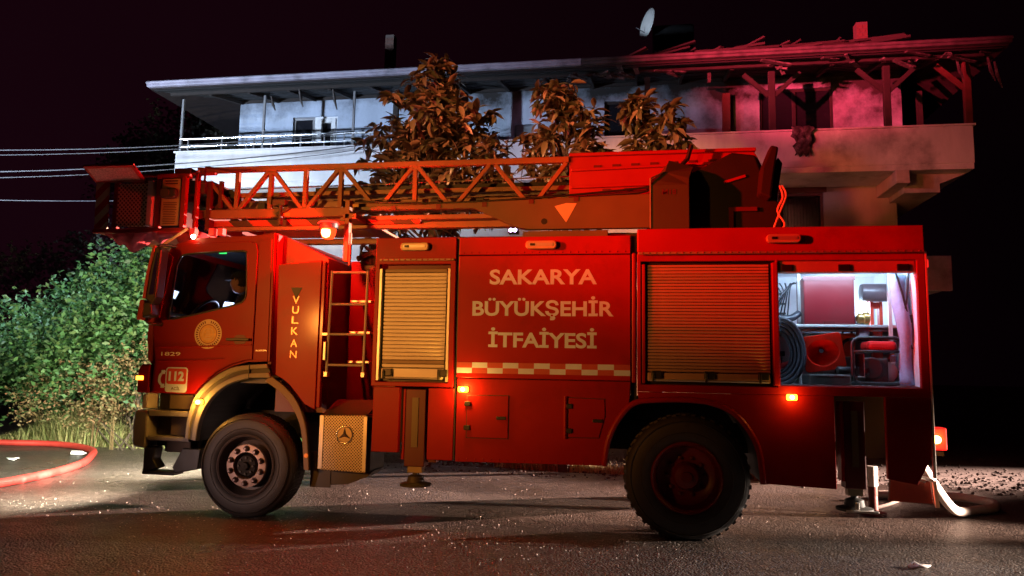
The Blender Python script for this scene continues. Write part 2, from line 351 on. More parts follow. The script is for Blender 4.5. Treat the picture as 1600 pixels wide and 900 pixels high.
def leaf_mat(name, cols, rough=.45, trans=.25, scale=.9):
    m = bpy.data.materials.new(name); m.use_nodes = True; t = m.node_tree; b = t.nodes["Principled BSDF"]; b.inputs["Roughness"].default_value = rough
    g = t.nodes.new("ShaderNodeNewGeometry"); oi = t.nodes.new("ShaderNodeObjectInfo"); a = t.nodes.new("ShaderNodeMath"); a.operation = 'ADD'
    t.links.new(g.outputs["Random Per Island"], a.inputs[0]); t.links.new(oi.outputs["Random"], a.inputs[1])
    fr = t.nodes.new("ShaderNodeMath"); fr.operation = 'FRACT'; t.links.new(a.outputs[0], fr.inputs[0])
    cr = t.nodes.new("ShaderNodeValToRGB"); cr.color_ramp.elements[0].color = cols[0]+(1,); cr.color_ramp.elements[1].color = cols[-1]+(1,)
    for i, c in enumerate(cols[1:-1]): e = cr.color_ramp.elements.new((i+1)/(len(cols)-1)); e.color = c+(1,)
    t.links.new(fr.outputs[0], cr.inputs[0]); t.links.new(cr.outputs[0], b.inputs["Base Color"])
    tr = t.nodes.new("ShaderNodeBsdfTranslucent"); t.links.new(cr.outputs[0], tr.inputs[0]); ms = t.nodes.new("ShaderNodeMixShader"); ms.inputs[0].default_value = trans
    o_ = t.nodes["Material Output"]; t.links.new(b.outputs[0], ms.inputs[1]); t.links.new(tr.outputs[0], ms.inputs[2]); t.links.new(ms.outputs[0], o_.inputs[0]); return m
leaf_tree = leaf_mat("loquat_leaf", [(.04,.04,.018),(.09,.065,.03),(.17,.10,.05),(.07,.08,.03),(.20,.13,.06),(.36,.22,.14)], .38)
leaf_bush = leaf_mat("bush_leaf", [(.04,.11,.03),(.07,.17,.045),(.05,.14,.06),(.10,.16,.045),(.03,.07,.025)], .6, .35)
leaf_dry = leaf_mat("dry_weed_leaf", [(.16,.12,.05),(.20,.10,.05),(.10,.11,.04),(.22,.16,.08)], .7)
leaf_dark = leaf_mat("dark_tree_leaf", [(.05,.05,.035),(.08,.07,.05),(.06,.06,.04)], .6)
grass_m = leaf_mat("grass_blade", [(.26,.30,.10),(.36,.33,.16),(.20,.26,.09),(.42,.33,.18)], .6)
grass_dry = leaf_mat("dry_grass_blade", [(.42,.36,.20),(.30,.28,.14),(.50,.42,.25),(.22,.22,.10)], .7)

def wall_mat(name, col, z_soot, smax=.5):
    m = bpy.data.materials.new(name); m.use_nodes = True; t = m.node_tree; b = t.nodes["Principled BSDF"]; b.inputs["Roughness"].default_value = .88
    g = t.nodes.new("ShaderNodeNewGeometry"); s = t.nodes.new("ShaderNodeSeparateXYZ"); t.links.new(g.outputs["Position"], s.inputs[0])
    def noise(sc, d, vec=None):
        n = t.nodes.new("ShaderNodeTexNoise"); n.inputs["Scale"].default_value = sc; n.inputs["Detail"].default_value = d; n.inputs["Roughness"].default_value = .65
        t.links.new(vec if vec else g.outputs["Position"], n.inputs["Vector"]); return n
    mp = t.nodes.new("ShaderNodeMapping"); mp.inputs["Scale"].default_value = (1.6,1.6,.5); t.links.new(g.outputs["Position"], mp.inputs[0])
    st = noise(1.0, 6, mp.outputs[0]); bl = noise(.9, 8); fi = noise(14, 5)
    cr = t.nodes.new("ShaderNodeValToRGB"); e = cr.color_ramp.elements; e[0].position = .28; e[1].position = .62
    e[0].color = tuple(c*.72 for c in col)+(1,); e[1].color = col+(1,); t.links.new(st.outputs["Fac"], cr.inputs[0])
    # soot left by the fire: licks down from the eave, heavier towards the burnt end of the house
    mz = t.nodes.new("ShaderNodeMapRange"); mz.inputs[1].default_value = z_soot; mz.inputs[2].default_value = z_soot+.75
    t.links.new(s.outputs[2], mz.inputs[0])
    mxr = t.nodes.new("ShaderNodeMapRange"); mxr.inputs[1].default_value = -9; mxr.inputs[2].default_value = 2; mxr.inputs[3].default_value = -.25; mxr.inputs[4].default_value = smax; t.links.new(s.outputs[0], mxr.inputs[0])
    a1 = t.nodes.new("ShaderNodeMath"); t.links.new(mz.outputs[0], a1.inputs[0]); t.links.new(mxr.outputs[0], a1.inputs[1])
    a2 = t.nodes.new("ShaderNodeMath"); a2.operation = 'MULTIPLY_ADD'; a2.inputs[1].default_value = 3.2; a2.inputs[2].default_value = -1.78; t.links.new(bl.outputs["Fac"], a2.inputs[0])
    a3 = t.nodes.new("ShaderNodeMath"); a3.use_clamp = True; t.links.new(a1.outputs[0], a3.inputs[0]); t.links.new(a2.outputs[0], a3.inputs[1])
    mm = t.nodes.new("ShaderNodeMix"); mm.data_type = 'RGBA'; mm.inputs[7].default_value = (.022,.018,.018,1)
    t.links.new(a3.outputs[0], mm.inputs[0]); t.links.new(cr.outputs[0], mm.inputs[6]); t.links.new(mm.outputs[2], b.inputs["Base Color"])
    bp = t.nodes.new("ShaderNodeBump"); bp.inputs["Strength"].default_value = .35; bp.inputs["Distance"].default_value = .02
    t.links.new(fi.outputs["Fac"], bp.inputs["Height"]); t.links.new(bp.outputs[0], b.inputs["Normal"]); return m
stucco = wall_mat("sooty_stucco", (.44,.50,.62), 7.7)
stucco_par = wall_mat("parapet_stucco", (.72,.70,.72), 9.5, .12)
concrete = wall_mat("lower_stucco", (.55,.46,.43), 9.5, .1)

# ------------------------------------------------------------------ ground
g = MB(); g.add([(-160,-120,-.03),(160,-120,-.03),(160,220,-.03),(-160,220,-.03)], [(0,1,2,3)])
struct(obj("ground", g, earth))
def edge_y(x): return (12.1 if x < -7 else 12.1-(x+7)*.22 if x < -2 else 11.0)+.12*math.sin(x*2.1)+.08*math.sin(x*5.3)
g = MB(); xs = [-60+i*1.0 for i in range(121)]
pts = [(x, edge_y(x) if -20 < x < 12 else 11.6, 0) for x in xs]
g.add([(-60,-40,0),(60,-40,0)]+pts[::-1], [tuple(range(len(pts)+2))])
struct(obj("road", g, asphalt))

# ------------------------------------------------------------------ house
house = empty("house", (-2, 20, 0))
tag(house, "two-storey white house with a burnt upper floor and wide eaves behind the fire engine", "house")
YB, YW = 16.0, 17.3
def rect(x0,x1,z0,z1): return [(x0,z0),(x1,z0),(x1,z1),(x0,z1)]
OP = {'a':(-8.80,-7.58,5.97,7.88),'b':(-2.98,-2.50,5.97,7.46),'c':(-.80,.25,6.3,7.95),'d':(2.78,4.40,6.7,8.06)}
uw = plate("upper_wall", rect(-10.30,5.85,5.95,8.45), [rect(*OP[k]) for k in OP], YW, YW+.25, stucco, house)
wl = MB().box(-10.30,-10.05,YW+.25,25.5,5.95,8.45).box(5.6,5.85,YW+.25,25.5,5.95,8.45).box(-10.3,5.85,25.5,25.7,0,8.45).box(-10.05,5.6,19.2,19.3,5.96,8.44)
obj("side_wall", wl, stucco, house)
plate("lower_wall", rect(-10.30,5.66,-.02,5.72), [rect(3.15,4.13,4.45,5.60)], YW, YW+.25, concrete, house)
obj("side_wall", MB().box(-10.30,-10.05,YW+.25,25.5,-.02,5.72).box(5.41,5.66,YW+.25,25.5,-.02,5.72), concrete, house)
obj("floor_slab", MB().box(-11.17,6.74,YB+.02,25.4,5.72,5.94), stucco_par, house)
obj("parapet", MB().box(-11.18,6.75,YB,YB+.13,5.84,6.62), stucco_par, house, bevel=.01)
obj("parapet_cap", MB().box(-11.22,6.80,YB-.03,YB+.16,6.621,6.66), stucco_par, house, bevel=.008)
obj("side_parapet", MB().box(-11.18,-11.05,YB+.132,22,5.945,6.62), stucco_par, house)
obj("side_parapet", MB().box(6.62,6.75,YB+.132,22,5.945,6.62), stucco_par, house)
obj("beam", MB().box(5.24,5.50,YB-.03,YW-.002,5.44,5.715), concrete, house, bevel=.01)
obj("bracket_slab", MB().prism([(5.502,5.715),(6.72,5.715),(6.2,5.5),(6.2,5.32),(5.502,5.32)], YB+.35, YW+3), concrete, house)
obj("lower_balcony", MB().box(-10.24,6.22,YB,YB+.14,3.22,3.93).box(-10.2,6.18,YB+.141,YW-.001,3.25,3.42), stucco_par, house, bevel=.01)
# openings
def pane_window(x0,x1,z0,z1, parent, frame_m, bars=(), pane_m=None, name="window", y=YW):
    t = .06; fr = MB().box(x0,x1,y+.05,y+.13,z0,z0+t).box(x0,x1,y+.05,y+.13,z1-t,z1).box(x0,x0+t,y+.052,y+.128,z0+t,z1-t).box(x1-t,x1,y+.052,y+.128,z0+t,z1-t)
    for b in bars: fr.box(b-.04,b+.04,y+.045,y+.127,z0+t,z1-t)
    fo = obj(name, fr, frame_m, parent, bevel=.006)
    edges = [x0+t]+[q for b in bars for q in (b-.04,b+.04)]+[x1-t]
    for i in range(0, len(edges), 2):
        obj("pane", MB().box(edges[i],edges[i+1],y+.085,y+.095,z0+t,z1-t), pane_m or darkglass, fo)
    return fo
pane_window(-8.80,-8.22,5.97,7.88, house, metalgrey)
fd = pane_window(-8.218,-7.58,5.97,7.88, house, doorwhite, name="balcony_door")
obj("frame", MB().box(-8.16,-8.02,YW+.02,YW+.14,6.03,7.82).box(-7.76,-7.64,YW+.02,YW+.14,6.03,7.82).box(-8.02,-7.76,YW+.02,YW+.14,7.72,7.82), doorwhite, fd, bevel=.006)
obj("door", MB().box(-2.98,-2.50,YW+.04,YW+.1,5.97,7.46), mat("blue_grey_shutter", (.16,.18,.20), .6), house, bevel=.01)
pane_window(-.80,.25,6.3,7.95, house, wood, (-.2,))
pane_window(2.78,4.40,6.7,8.06, house, wood, (3.55,))
lw = pane_window(3.15,4.13,4.45,5.60, house, mat("brown_window_frame", (.16,.05,.04), .6), pane_m=glass)
cu = MB(); n = 60
cu.add([(3.2+.88*i/n, YW+.30+.035*math.sin(i*1.35)+.012*math.sin(i*.5), z) for z in (4.46,5.55) for i in range(n+1)], [(i,i+1,n+2+i,n+1+i) for i in range(n)])
obj("curtain", cu, curtain, lw, smooth='all')
obj("lintel", MB().box(3.09,4.19,YW-.03,YW+.02,5.60,5.72-.003), MATS["brown_window_frame"], lw)
# eaves and roof
ex0, ex1, ey0, ey1, ez = -11.55, 7.22, 15.4, 26.0, 8.02
rf = MB(); rz = ez+.12+.45*(20.7-ey0)
hz0 = .40
rf.add([(ex0,ey0,ez+.12),(ex1,ey0,ez+.12),(ex1,ey1,ez+.12),(ex0,ey1,ez+.12),(-6.2,20.7,rz),(1.9,20.7,rz),
        (ex0,ey0,ez),(ex1,ey0,ez),(ex1,ey1,ez),(ex0,ey1,ez),(ex0+1.2,YW,ez+hz0),(ex1-1.3,YW,ez+hz0),(ex1-1.3,ey1-.4,ez+hz0),(ex0+1.2,ey1-.4,ez+hz0)],
       [(0,1,5,4),(1,2,5),(2,3,4,5),(3,0,4),(6,7,1,0),(7,8,2,1),(8,9,3,2),(9,6,0,3),(7,6,10,11),(8,7,11,12),(9,8,12,13),(6,9,13,10),(13,12,11,10)])
def eave(y): return ez+hz0*(y-ey0)/(YW-ey0)
roof = obj("roof", rf, rooftile, house)
for i in range(9):
    y0_ = ey0+.05+i*.205; x0_ = ex0+.05+.63*(y0_-ey0); x1_ = ex1-.05-.68*(y0_-ey0)
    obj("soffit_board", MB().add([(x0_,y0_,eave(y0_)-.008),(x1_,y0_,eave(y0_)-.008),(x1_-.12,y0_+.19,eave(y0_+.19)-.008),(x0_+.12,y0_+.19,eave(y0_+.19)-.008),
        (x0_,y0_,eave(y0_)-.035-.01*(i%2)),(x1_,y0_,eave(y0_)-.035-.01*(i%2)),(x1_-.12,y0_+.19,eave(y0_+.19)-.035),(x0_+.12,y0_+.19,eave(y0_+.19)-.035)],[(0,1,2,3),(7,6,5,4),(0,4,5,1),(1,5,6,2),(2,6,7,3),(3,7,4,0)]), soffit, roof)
burnt_dim_gutter = mat("burnt_dim_gutter_metal", (.075,.06,.062), .7, 0, .4, 6, .2, 20, .8, (.015,.012,.012))  # charred right-hand run, also darkened to tone down the red light
for x0_, x1_, m_g in ((ex0-.03,-1.2,fascia),(-1.198,ex1+.03,burnt_dim_gutter)):
    obj("gutter", MB().box(x0_,x1_,ey0-.11,ey0-.001,ez+.03,ez+.13).tube([(x0_,ey0-.12,ez+.12),(x1_,ey0-.12,ez+.12)], .04, 8), m_g, roof, bevel=.015)
obj("fascia_board", MB().box(ex0+.3,ex1-.3,ey0+.34,ey0+.40,eave(ey0+.34)-.11,eave(ey0+.34)-.02), wood, roof)
for i in range(17):
    x = ex0+1.3+i*1.02
    obj("rafter", MB().bar((x,ey0+.42,eave(ey0+.42)-.09),(x,YW-.02,eave(YW-.02)-.09),.07,.09), wood, roof)
obj("wall_plate", MB().box(-10.3,5.85,YW-.06,YW-.004,eave(YW)-.12,eave(YW)-.02), wood, roof)
def chimney(x, y, z0, z1, w):
    c = MB(); rows = max(3, int((z1-z0)/.11))
    o_ = obj("chimney", MB().box(x,x+w,y,y+w,z0-1.0,z1), mat("chimney_mortar%d" % int(abs(x)), (.12,.09,.08), .9), roof)
    proto = None; zz = z0
    for k in range(rows):
        cuts = [0,.55,1] if k%2 else [0,.3,.8,1]
        for a,b in zip(cuts, cuts[1:]):
            obj("brick", MB().box(x+a*w+.005,x+b*w-.005,y-.012,y+.03,z0+k*.11+.006,z0+k*.11+.098), brickm, o_)
    return o_
chimney(-7.38,20,10.0,11.3,.26); chimney(5.72,20,9.9,10.85,.28)
# posts and rails
for x in (-11.1,-8.93,-6.64):
    obj("post", MB().box(x-.025,x+.025,YB+.04,YB+.09,6.66,8.0), metalgrey, house)
for x in (-11.1,): obj("post", MB().box(x-.03,x+.03,YB+3.0,YB+3.06,6.62,8.0), metalgrey, house)
rl = MB().tube([(-11.1,YB+.06,6.98),(-5.9,YB+.06,6.98)], .028, 8).tube([(-11.1,YB+.06,6.79),(-5.9,YB+.06,6.79)], .02, 8)
railing = obj("railing", rl, railm, house, smooth=True)
for x in (-10.9,-10.0,-9.35,-9.15,-8.7,-7.95,-7.35,-6.85,-6.65,-6.2):
    obj("baluster", MB().box(x-.014,x+.014,YB+.045,YB+.075,6.66,6.96), metalgrey, railing)
for x in (2.84,5.15,6.70):
    p_ = obj("wood_post", MB().box(x-.07,x+.07,YB+.02,YB+.125,6.66,7.99), woodred if x > 6 else wood, house, bevel=.01)
    for s in (-1,1):
        if x+.62*s > 7: continue
        obj("brace", MB().bar((x+.06*s,YB+.07,7.45),(x+.58*s,YB+.07,7.95),.07,.09), woodred if x > 6 else wood, p_)
obj("wood_post", MB().box(1.93,2.10,YW-.2,YW-.05,5.95,7.95), woodred, house)
obj("wood_post", MB().box(6.25,6.36,YB+1.5,YB+1.6,5.95,7.95), wood, house)
for x in (-5.6,-4.4,.2): obj("wood_post", MB().box(x-.06,x+.06,YB+.02,YB+.125,6.66,7.99), wood, house)
# burnt pieces of roof lying along the eave
for i in range(16):
    x = 1.0+i*.28+rnd.uniform(-.1,.1); l = rnd.uniform(.5,1.6); y = ey0+rnd.uniform(.1,1.2); z = ez+.12+.45*(y-ey0)+rnd.uniform(.05,.14)
    obj("burnt_batten", MB().bar((x,y,z),(min(x+l,5.5),y+rnd.uniform(-.1,.3),z+rnd.uniform(-.02,.12)),.07,.05), wood, roof)
for i in range(5):
    x = 4.2+i*.14; obj("burnt_batten", MB().bar((x,ey0+.3,ez+.25),(x+rnd.uniform(-.2,.3),ey0+.5,ez+.42+rnd.uniform(-.08,.12)),.06,.05), wood, roof)
for (x, z0, z1) in ((-7.9,7.55,7.95),(-7.05,7.45,7.9),(-8.6,7.5,7.8),(6.98,7.45,7.9),(7.1,7.3,7.8),(6.4,7.5,7.9)):
    obj("hanging_strip", MB().tube([(x,YB-.25,z1+.05),(x+.05,YB-.24,(z0+z1)/2),(x+.12,YB-.25,z0)], [.02,.035,.012], 6), charred, roof)

for i in range(34):
    x = rnd.uniform(-1.5,6.9); l = rnd.uniform(.15,.7); z = ez+rnd.uniform(-.22,.0)
    obj("burnt_edge", MB().bar((x,ey0-rnd.uniform(-.2,.1),z),(x+l*rnd.uniform(-.3,1),ey0+rnd.uniform(.0,.3),z-rnd.uniform(-.05,.18)),rnd.uniform(.03,.12),.03), charred, roof)
for i in range(26):
    x = rnd.uniform(-.5,4.6); y = ey0+rnd.uniform(.0,2.5); z = ez+.14+.45*(y-ey0)
    obj("burnt_batten", MB().bar((x,y,z),(x+rnd.uniform(.2,1.1),y+rnd.uniform(-.4,.4),z+rnd.uniform(0,.22)),rnd.uniform(.04,.14),.04), wood, roof)
dish = empty("satellite_dish", (.3, 19.6, 10.0)); tag(dish, "white satellite dish standing edge-on on the dark roof of the house", "satellite dish")
db = MB(); db.lathe([(.001,.0),(.15,.01),(.30,.045),(.42,.09),(.425,.105),(.30,.06),(.15,.025),(.001,.015)], (0,0,0), 'Y', 32)
m_ = Matrix.Translation((.16,19.6,11.0)) @ Matrix.Rotation(R(-64),4,'Z') @ Matrix.Rotation(R(-8),4,'X') @ Matrix.Rotation(R(14),4,'Y')
db.v = [tuple(m_ @ Vector(p)) for p in db.v]
obj("reflector", db, white, dish, smooth='all')
obj("mast", MB().tube([(.42,19.75,9.9),(.42,19.75,10.95),(.28,19.65,11.0)], .03, 8), metalgrey, dish)
obj("feed_arm", MB().tube([(.2,19.6,10.7),(-.05,19.35,10.75)], .012, 6), metalgrey, dish)
tk = MB().lathe([(.01,-.55),(.30,-.55),(.33,-.5),(.33,.5),(.30,.55),(.01,.55)], (.95,20.0,10.72), 'X', 20)
wt = obj("water_tank", tk, matte_black, None, smooth=True); tag(wt, "dark water tank lying on the roof beside the satellite dish", "water tank")
obj("tank_stand", MB().bar((.55,20,10.5),(.5,20,9.9),.05,.05).bar((1.35,20,10.5),(1.4,20,9.9),.05,.05).bar((.5,20,10.2),(1.4,20,10.0),.04,.04), metalgrey, wt)
cl = MB(); nx, nz_ = 8, 9
for j in range(nz_+1):
    for i in range(nx+1):
        w = .22*(1-.35*(j/nz_))*(1+.12*math.sin(j*2.3)); cl.v.append((3.42+(i/nx-.5)*2*w+.03*math.sin(j*1.7), YB-.06+.035*math.sin(i*1.9+j)-.02*math.sin(j*2), 6.70-.62*j/nz_+.04*math.sin(i*2.1)*(j/nz_)))
for j in range(nz_):
    for i in range(nx): a = j*(nx+1)+i; cl.f.append((a,a+1,a+nx+2,a+nx+1))
rag = obj("charred_cloth", cl, charred, None, smooth='all'); tag(rag, "charred cloth hanging over the balcony parapet below the burnt window", "burnt cloth")
sol = rag.modifiers.new("thickness", 'SOLIDIFY'); sol.thickness = .02

# ------------------------------------------------------------------ overhead wires
def wire(p, q, sag, r, label):
    n = 18; pts_ = []
    for i in range(n+1):
        t = i/n; v = Vector(p).lerp(Vector(q), t); v.z -= sag*4*t*(1-t); pts_.append(v)
    o_ = obj("overhead_wire", MB().tube(pts_, r, 6), wirem, None, smooth='all'); tag(o_, label, "wire", "overhead wires to the house")
wirem = mat("wire_sheath", (.11,.11,.125), .5)
wire((-20,10.5,5.75),(-6.6,16.0,7.0),.45,.012,"thin pale wire, topmost of the bundle reaching the balcony rail")
wire((-20,10.6,5.62),(-6.7,16.0,6.95),.45,.009,"thin wire just under the topmost one, ending at the balcony rail")
wire((-20,10.5,5.20),(-4.2,16.0,6.9),.60,.013,"thick pale wire at mid height crossing in front of the white parapet")
wire((-20,10.6,5.08),(-4.3,16.0,6.8),.60,.009,"thin wire close under the thick one at mid height")
wire((-20,10.5,4.88),(-5.5,16.0,5.6),.42,.010,"lowest wire, passing behind the rescue cage of the fire engine")

# ------------------------------------------------------------------ vegetation
def leaf_verts(L, w, droop, fold):
    pts_ = []; prof = [(0,.12),(.25,.75),(.55,1.0),(.82,.6),(1,0.04)]
    for t, ww in prof:
        x = L*t; z = -droop*L*t*t
        pts_ += [(x,-w*ww,z+fold*w*ww),(x,0,z),(x,w*ww,z+fold*w*ww)]
    fs = []
    for i in range(4):
        a = i*3; fs += [(a,a+1,a+4,a+3),(a+1,a+2,a+5,a+4)]
    return pts_, fs
LEAFM = []
for L,w,d,fo in ((.24,.046,.35,.45),(.20,.042,.6,.4),(.26,.050,.2,.5),(.21,.045,.8,.35)):
    v_, f_ = leaf_verts(L,w,d,fo); me = bpy.data.meshes.new("leaf"); me.from_pydata(v_,[],f_); me.materials.append(leaf_tree)
    me.polygons.foreach_set("use_smooth",[True]*len(me.polygons)); LEAFM.append((me,v_,f_))
def loquat(name, base, label, crown, nclu, seed, zsplit):
    rg = random.Random(seed)
    t = empty(name, base); tag(t, label, "tree", "small broad-leaved trees between fire engine and house")
    clusters = []
    for _ in range(nclu):
        x, y, z = crown(rg); clusters.append(Vector((x,y,z)))
    wd = MB(); top = max(c.z for c in clusters); bx, by, bz = base
    stem = [Vector((bx,by,bz-.05)), Vector((bx+.05,by,bz+1.2)), Vector((bx-.03,by+.02,bz+2.6))]
    lead = Vector((sum(c.x for c in clusters)/nclu, by, top-.25)); stem += [stem[-1].lerp(lead,.5), lead]
    wd.tube(stem, [.09,.08,.065,.04,.012], 8)
    for c in clusters[::2]:
        zz = max(bz+1.2, min(lead.z-.2, c.z-.35-.3*abs(c.x-bx))); k = (zz-bz)/(lead.z-bz); st = Vector((bx,by,zz)).lerp(Vector((lead.x,by,zz)), max(0,min(1,k)))
        mid = st.lerp(c,.5)+Vector((0,0,.08)); wd.tube([st,mid,c], [.022,.014,.006], 5)
    obj("trunk", wd, bark, t, smooth=True)
    leaves = []
    for c in clusters:
        nl = rg.randint(8,14); a0 = rg.uniform(0,6.28)
        for i in range(nl):
            yaw_ = a0+i*2.4+rg.uniform(-.3,.3); pit = rg.uniform(-.75,.85); sc = rg.choice((.55,.7,.85,1.0,1.1))*rg.uniform(.85,1.15)
            m = Matrix.Translation(c+Vector((rg.uniform(-.05,.05),rg.uniform(-.05,.05),rg.uniform(-.06,.06)))) @ Matrix.Rotation(yaw_,4,'Z') @ Matrix.Rotation(pit,4,'Y') @ Matrix.Rotation(rg.uniform(-.7,.7),4,'X') @ Matrix.Scale(sc,4)
            leaves.append((m, rg.randrange(4)))
    leaves.sort(key=lambda q: q[0].translation.y+ (50 if q[0].translation.z < zsplit else 0))
    for m, k in leaves[:290]:
        o_ = bpy.data.objects.new("leaf", LEAFM[k][0]); COL.objects.link(o_); o_.parent = t
        mm = m.copy(); mm.translation = m.translation-Vector(base); o_.matrix_local = mm
    fb = MB()
    for m, k in leaves[290:]: fb.add([m @ Vector(p) for p in LEAFM[k][1]], LEAFM[k][2])
    cr_ = obj("crown", fb, leaf_tree, t, smooth='all', uncheck=True); cr_['kind'] = 'stuff'
    return t
def crown_of(lumps):
    tot = sum(l[4] for l in lumps)
    def fn(rg):
        q = rg.uniform(0,tot)
        for l in lumps:
            q -= l[4]
            if q <= 0: break
        d = Vector((rg.gauss(0,1),rg.gauss(0,1),rg.gauss(0,1))).normalized()*rg.uniform(.25,1)**.45
        return l[0]+d.x*l[2], 11.15+d.y*min(.9,l[2]*.9), l[1]+d.z*l[3]
    return fn
# x, z, half width, half height, weight
crown1 = crown_of([(-3.27,6.02,0.42,0.46,1.6),(-3.37,5.45,0.81,0.45,2.2),(-2.76,5.35,0.62,0.40,1.2),(-3.86,4.95,0.69,0.45,1.8),(-2.52,4.75,0.65,0.50,1.8),(-3.19,4.70,1.01,0.50,2.4),(-3.98,4.25,0.69,0.40,1.5),(-2.64,4.15,0.84,0.45,1.6),(-3.31,3.60,1.01,0.60,1.8),(-2.94,2.90,0.90,0.50,1.0)])
crown2 = crown_of([(-1.28,5.75,.30,.35,1.0),(-.85,5.35,.36,.30,1.0),(-1.55,5.05,.35,.35,.9),(-1.15,4.75,.68,.42,1.8),(-.65,4.55,.45,.4,1.2),(-1.5,4.25,.6,.4,1.3),(-.9,3.9,.8,.4,1.2)])
crown3 = crown_of([(.02,5.40,.26,.26,.8),(.52,5.25,.26,.30,.8),(.15,4.85,.42,.32,1.0),(.62,4.75,.36,.32,1.0),(.25,4.35,.75,.35,1.5),(-.15,4.45,.4,.35,.8),(.4,3.9,.8,.35,1.0)])
loquat("broadleaf_tree", (-3.2,11.1,0), "tallest of three long-leaved trees, dense cone-shaped crown behind the ladder", crown1, 370, 3, 4.4)
loquat("broadleaf_tree", (-1.1,11.2,0), "middle long-leaved tree with a ragged crown beside the blue-grey door", crown2, 130, 5, 4.7)
loquat("broadleaf_tree", (.25,11.4,0), "smallest long-leaved tree with a forked top in front of the pink wall", crown3, 110, 9, 4.6)

def leafy_mass(rg, blobs, n, size, up=.3, clump=10):
    mb = MB()
    for _ in range(n//clump):
        cx,cy,cz,rx,ry,rz_ = rg.choice(blobs)
        while True:
            d = Vector((rg.gauss(0,1),rg.gauss(0,1),rg.gauss(0,1))).normalized()
            if d.z > -.5: break
        k = rg.uniform(.55,1.05); c = Vector((cx+d.x*rx*k, cy+d.y*ry*k, cz+d.z*rz_*k))
        ax = Vector((d.x+rg.uniform(-.6,.6), d.y+rg.uniform(-.6,.6), d.z+up+rg.uniform(-.4,.4))).normalized()
        L = size*rg.uniform(3,6)
        for i in range(clump):
            t_ = i/clump; s = size*rg.uniform(.6,1.2); p = c+ax*L*t_+Vector((0,0,-.25*L*t_*t_))
            o1 = Vector((rg.gauss(0,1),rg.gauss(0,1),rg.gauss(0,.6))).normalized(); w = o1.cross(Vector((rg.gauss(0,1),rg.gauss(0,1),rg.gauss(0,1)))).normalized()*s*.28
            q = p+o1*s; mid = p+o1*s*.5
            mb.add([p, mid+w, q, mid-w], [(0,1,2,3)])
    return mb
def bush(name, base, label, blobs, n, size, m, seed, group, cat="bush"):
    rg = random.Random(seed); t = empty(name, base); tag(t, label, cat, group)
    st = MB()
    for b in blobs:
        for _ in range(3):
            st.tube([(base[0]+rg.uniform(-.2,.2),base[1]+rg.uniform(-.2,.2),base[2]-.05), ((base[0]+b[0])/2+rg.uniform(-.2,.2),(base[1]+b[1])/2,b[2]*.6), (b[0]+rg.uniform(-.5,.5)*b[3],b[1]+rg.uniform(-.5,.5)*b[4],b[2]+rg.uniform(-.1,.8)*b[5])], [.016,.010,.005], 5)
    obj("stem" if cat == "bush" else "trunk", st, bark, t, smooth=True)
    fo = obj("foliage" if cat == "bush" else "crown", leafy_mass(rg, blobs, n, size), m, t, uncheck=True); fo['kind'] = 'stuff'
    return t
GB = "roadside bushes in front of the fire engine"
bush("leafy_bush", (-8.9,12.2,0), "tallest bright green bush right beside the cab front", [(-8.9,12.2,2.3,1.15,.8,1.35),(-8.3,12.3,2.4,.9,.7,1.1),(-9.5,12.1,1.4,1.0,.8,1.1)], 15000, .115, leaf_bush, 11, GB)
bush("leafy_bush", (-10.9,12.6,0), "mid height green bush left of the tallest one", [(-10.8,12.6,1.7,1.1,.8,1.15),(-11.6,12.7,1.2,.9,.8,1.1),(-10.2,12.5,1.0,.9,.7,.9)], 11000, .115, leaf_bush, 12, GB)
bush("leafy_bush", (-13.4,13.2,0), "low pale green bush at the left border of the photo", [(-13.2,13.2,1.4,1.2,.9,1.2),(-14.5,13.2,1.1,1.2,.9,1.1)], 8000, .12, leaf_bush, 13, GB)
bush("dry_bush", (-8.6,11.6,0), "brown dry bush low down between green bush and road", [(-8.5,11.6,.9,1.0,.45,.9),(-9.8,11.7,.7,1.0,.45,.7)], 6000, .065, leaf_dry, 14, None)
bush("leafy_bush", (-6.4,12.6,0), "shaded bush hidden behind the cab and its window", [(-6.4,12.7,.8,1.0,.7,.8),(-5.0,12.8,.6,.9,.6,.6)], 6000, .11, leaf_bush, 15, GB)
bush("background_tree", (-14.0,21,0), "dim tree beside the house's open balcony end", [(-13.9,21,8.2,1.9,1.5,1.6),(-15.3,21,7.3,1.6,1.3,1.3),(-12.6,21.5,8.4,1.6,1.5,1.3),(-13.5,21,6.4,2.4,1.6,1.2)], 16000, .15, leaf_dark, 16, None, "tree")
bush("background_tree", (-13.2,17.5,0), "very dark tree showing faintly above the green bushes", [(-13.5,17.5,3.8,1.9,1.2,1.3),(-11.2,17.6,3.6,1.2,1.0,1.1),(-16,17.5,3.4,1.6,1.2,1.0)], 9000, .12, leaf_dark, 17, None, "tree")
def blades(rg, n, xr, yf, h0, h1, w, lean=.5):
    mb = MB()
    for _ in range(n):
        x = rg.uniform(*xr); y = yf(x, rg); h = rg.uniform(h0,h1)*(.6+.4*math.sin(x*1.7+y)); a = rg.uniform(0,6.28); l = rg.uniform(.1,lean)*h
        dx, dy = math.cos(a)*l, math.sin(a)*l; px_, py_ = -math.sin(a)*w, math.cos(a)*w
        z0 = -.03
        mb.add([(x-px_,y-py_,z0),(x+px_,y+py_,z0),(x+dx*.35+px_*.7,y+dy*.35+py_*.7,z0+h*.6),(x+dx*.35-px_*.7,y+dy*.35-py_*.7,z0+h*.6),(x+dx,y+dy,z0+h*.95)], [(0,1,2,3),(3,2,4)])
    return mb
rg = random.Random(5)
gr = obj("verge_grass", blades(rg, 11000, (-19,-6.2), lambda x,r: edge_y(x)-.35+abs(r.gauss(0,.35)), .25,.85,.009,1.0), grass_m, None, uncheck=True); tag(gr, "long pale grass along the verge below the bushes", "grass", kind="stuff")
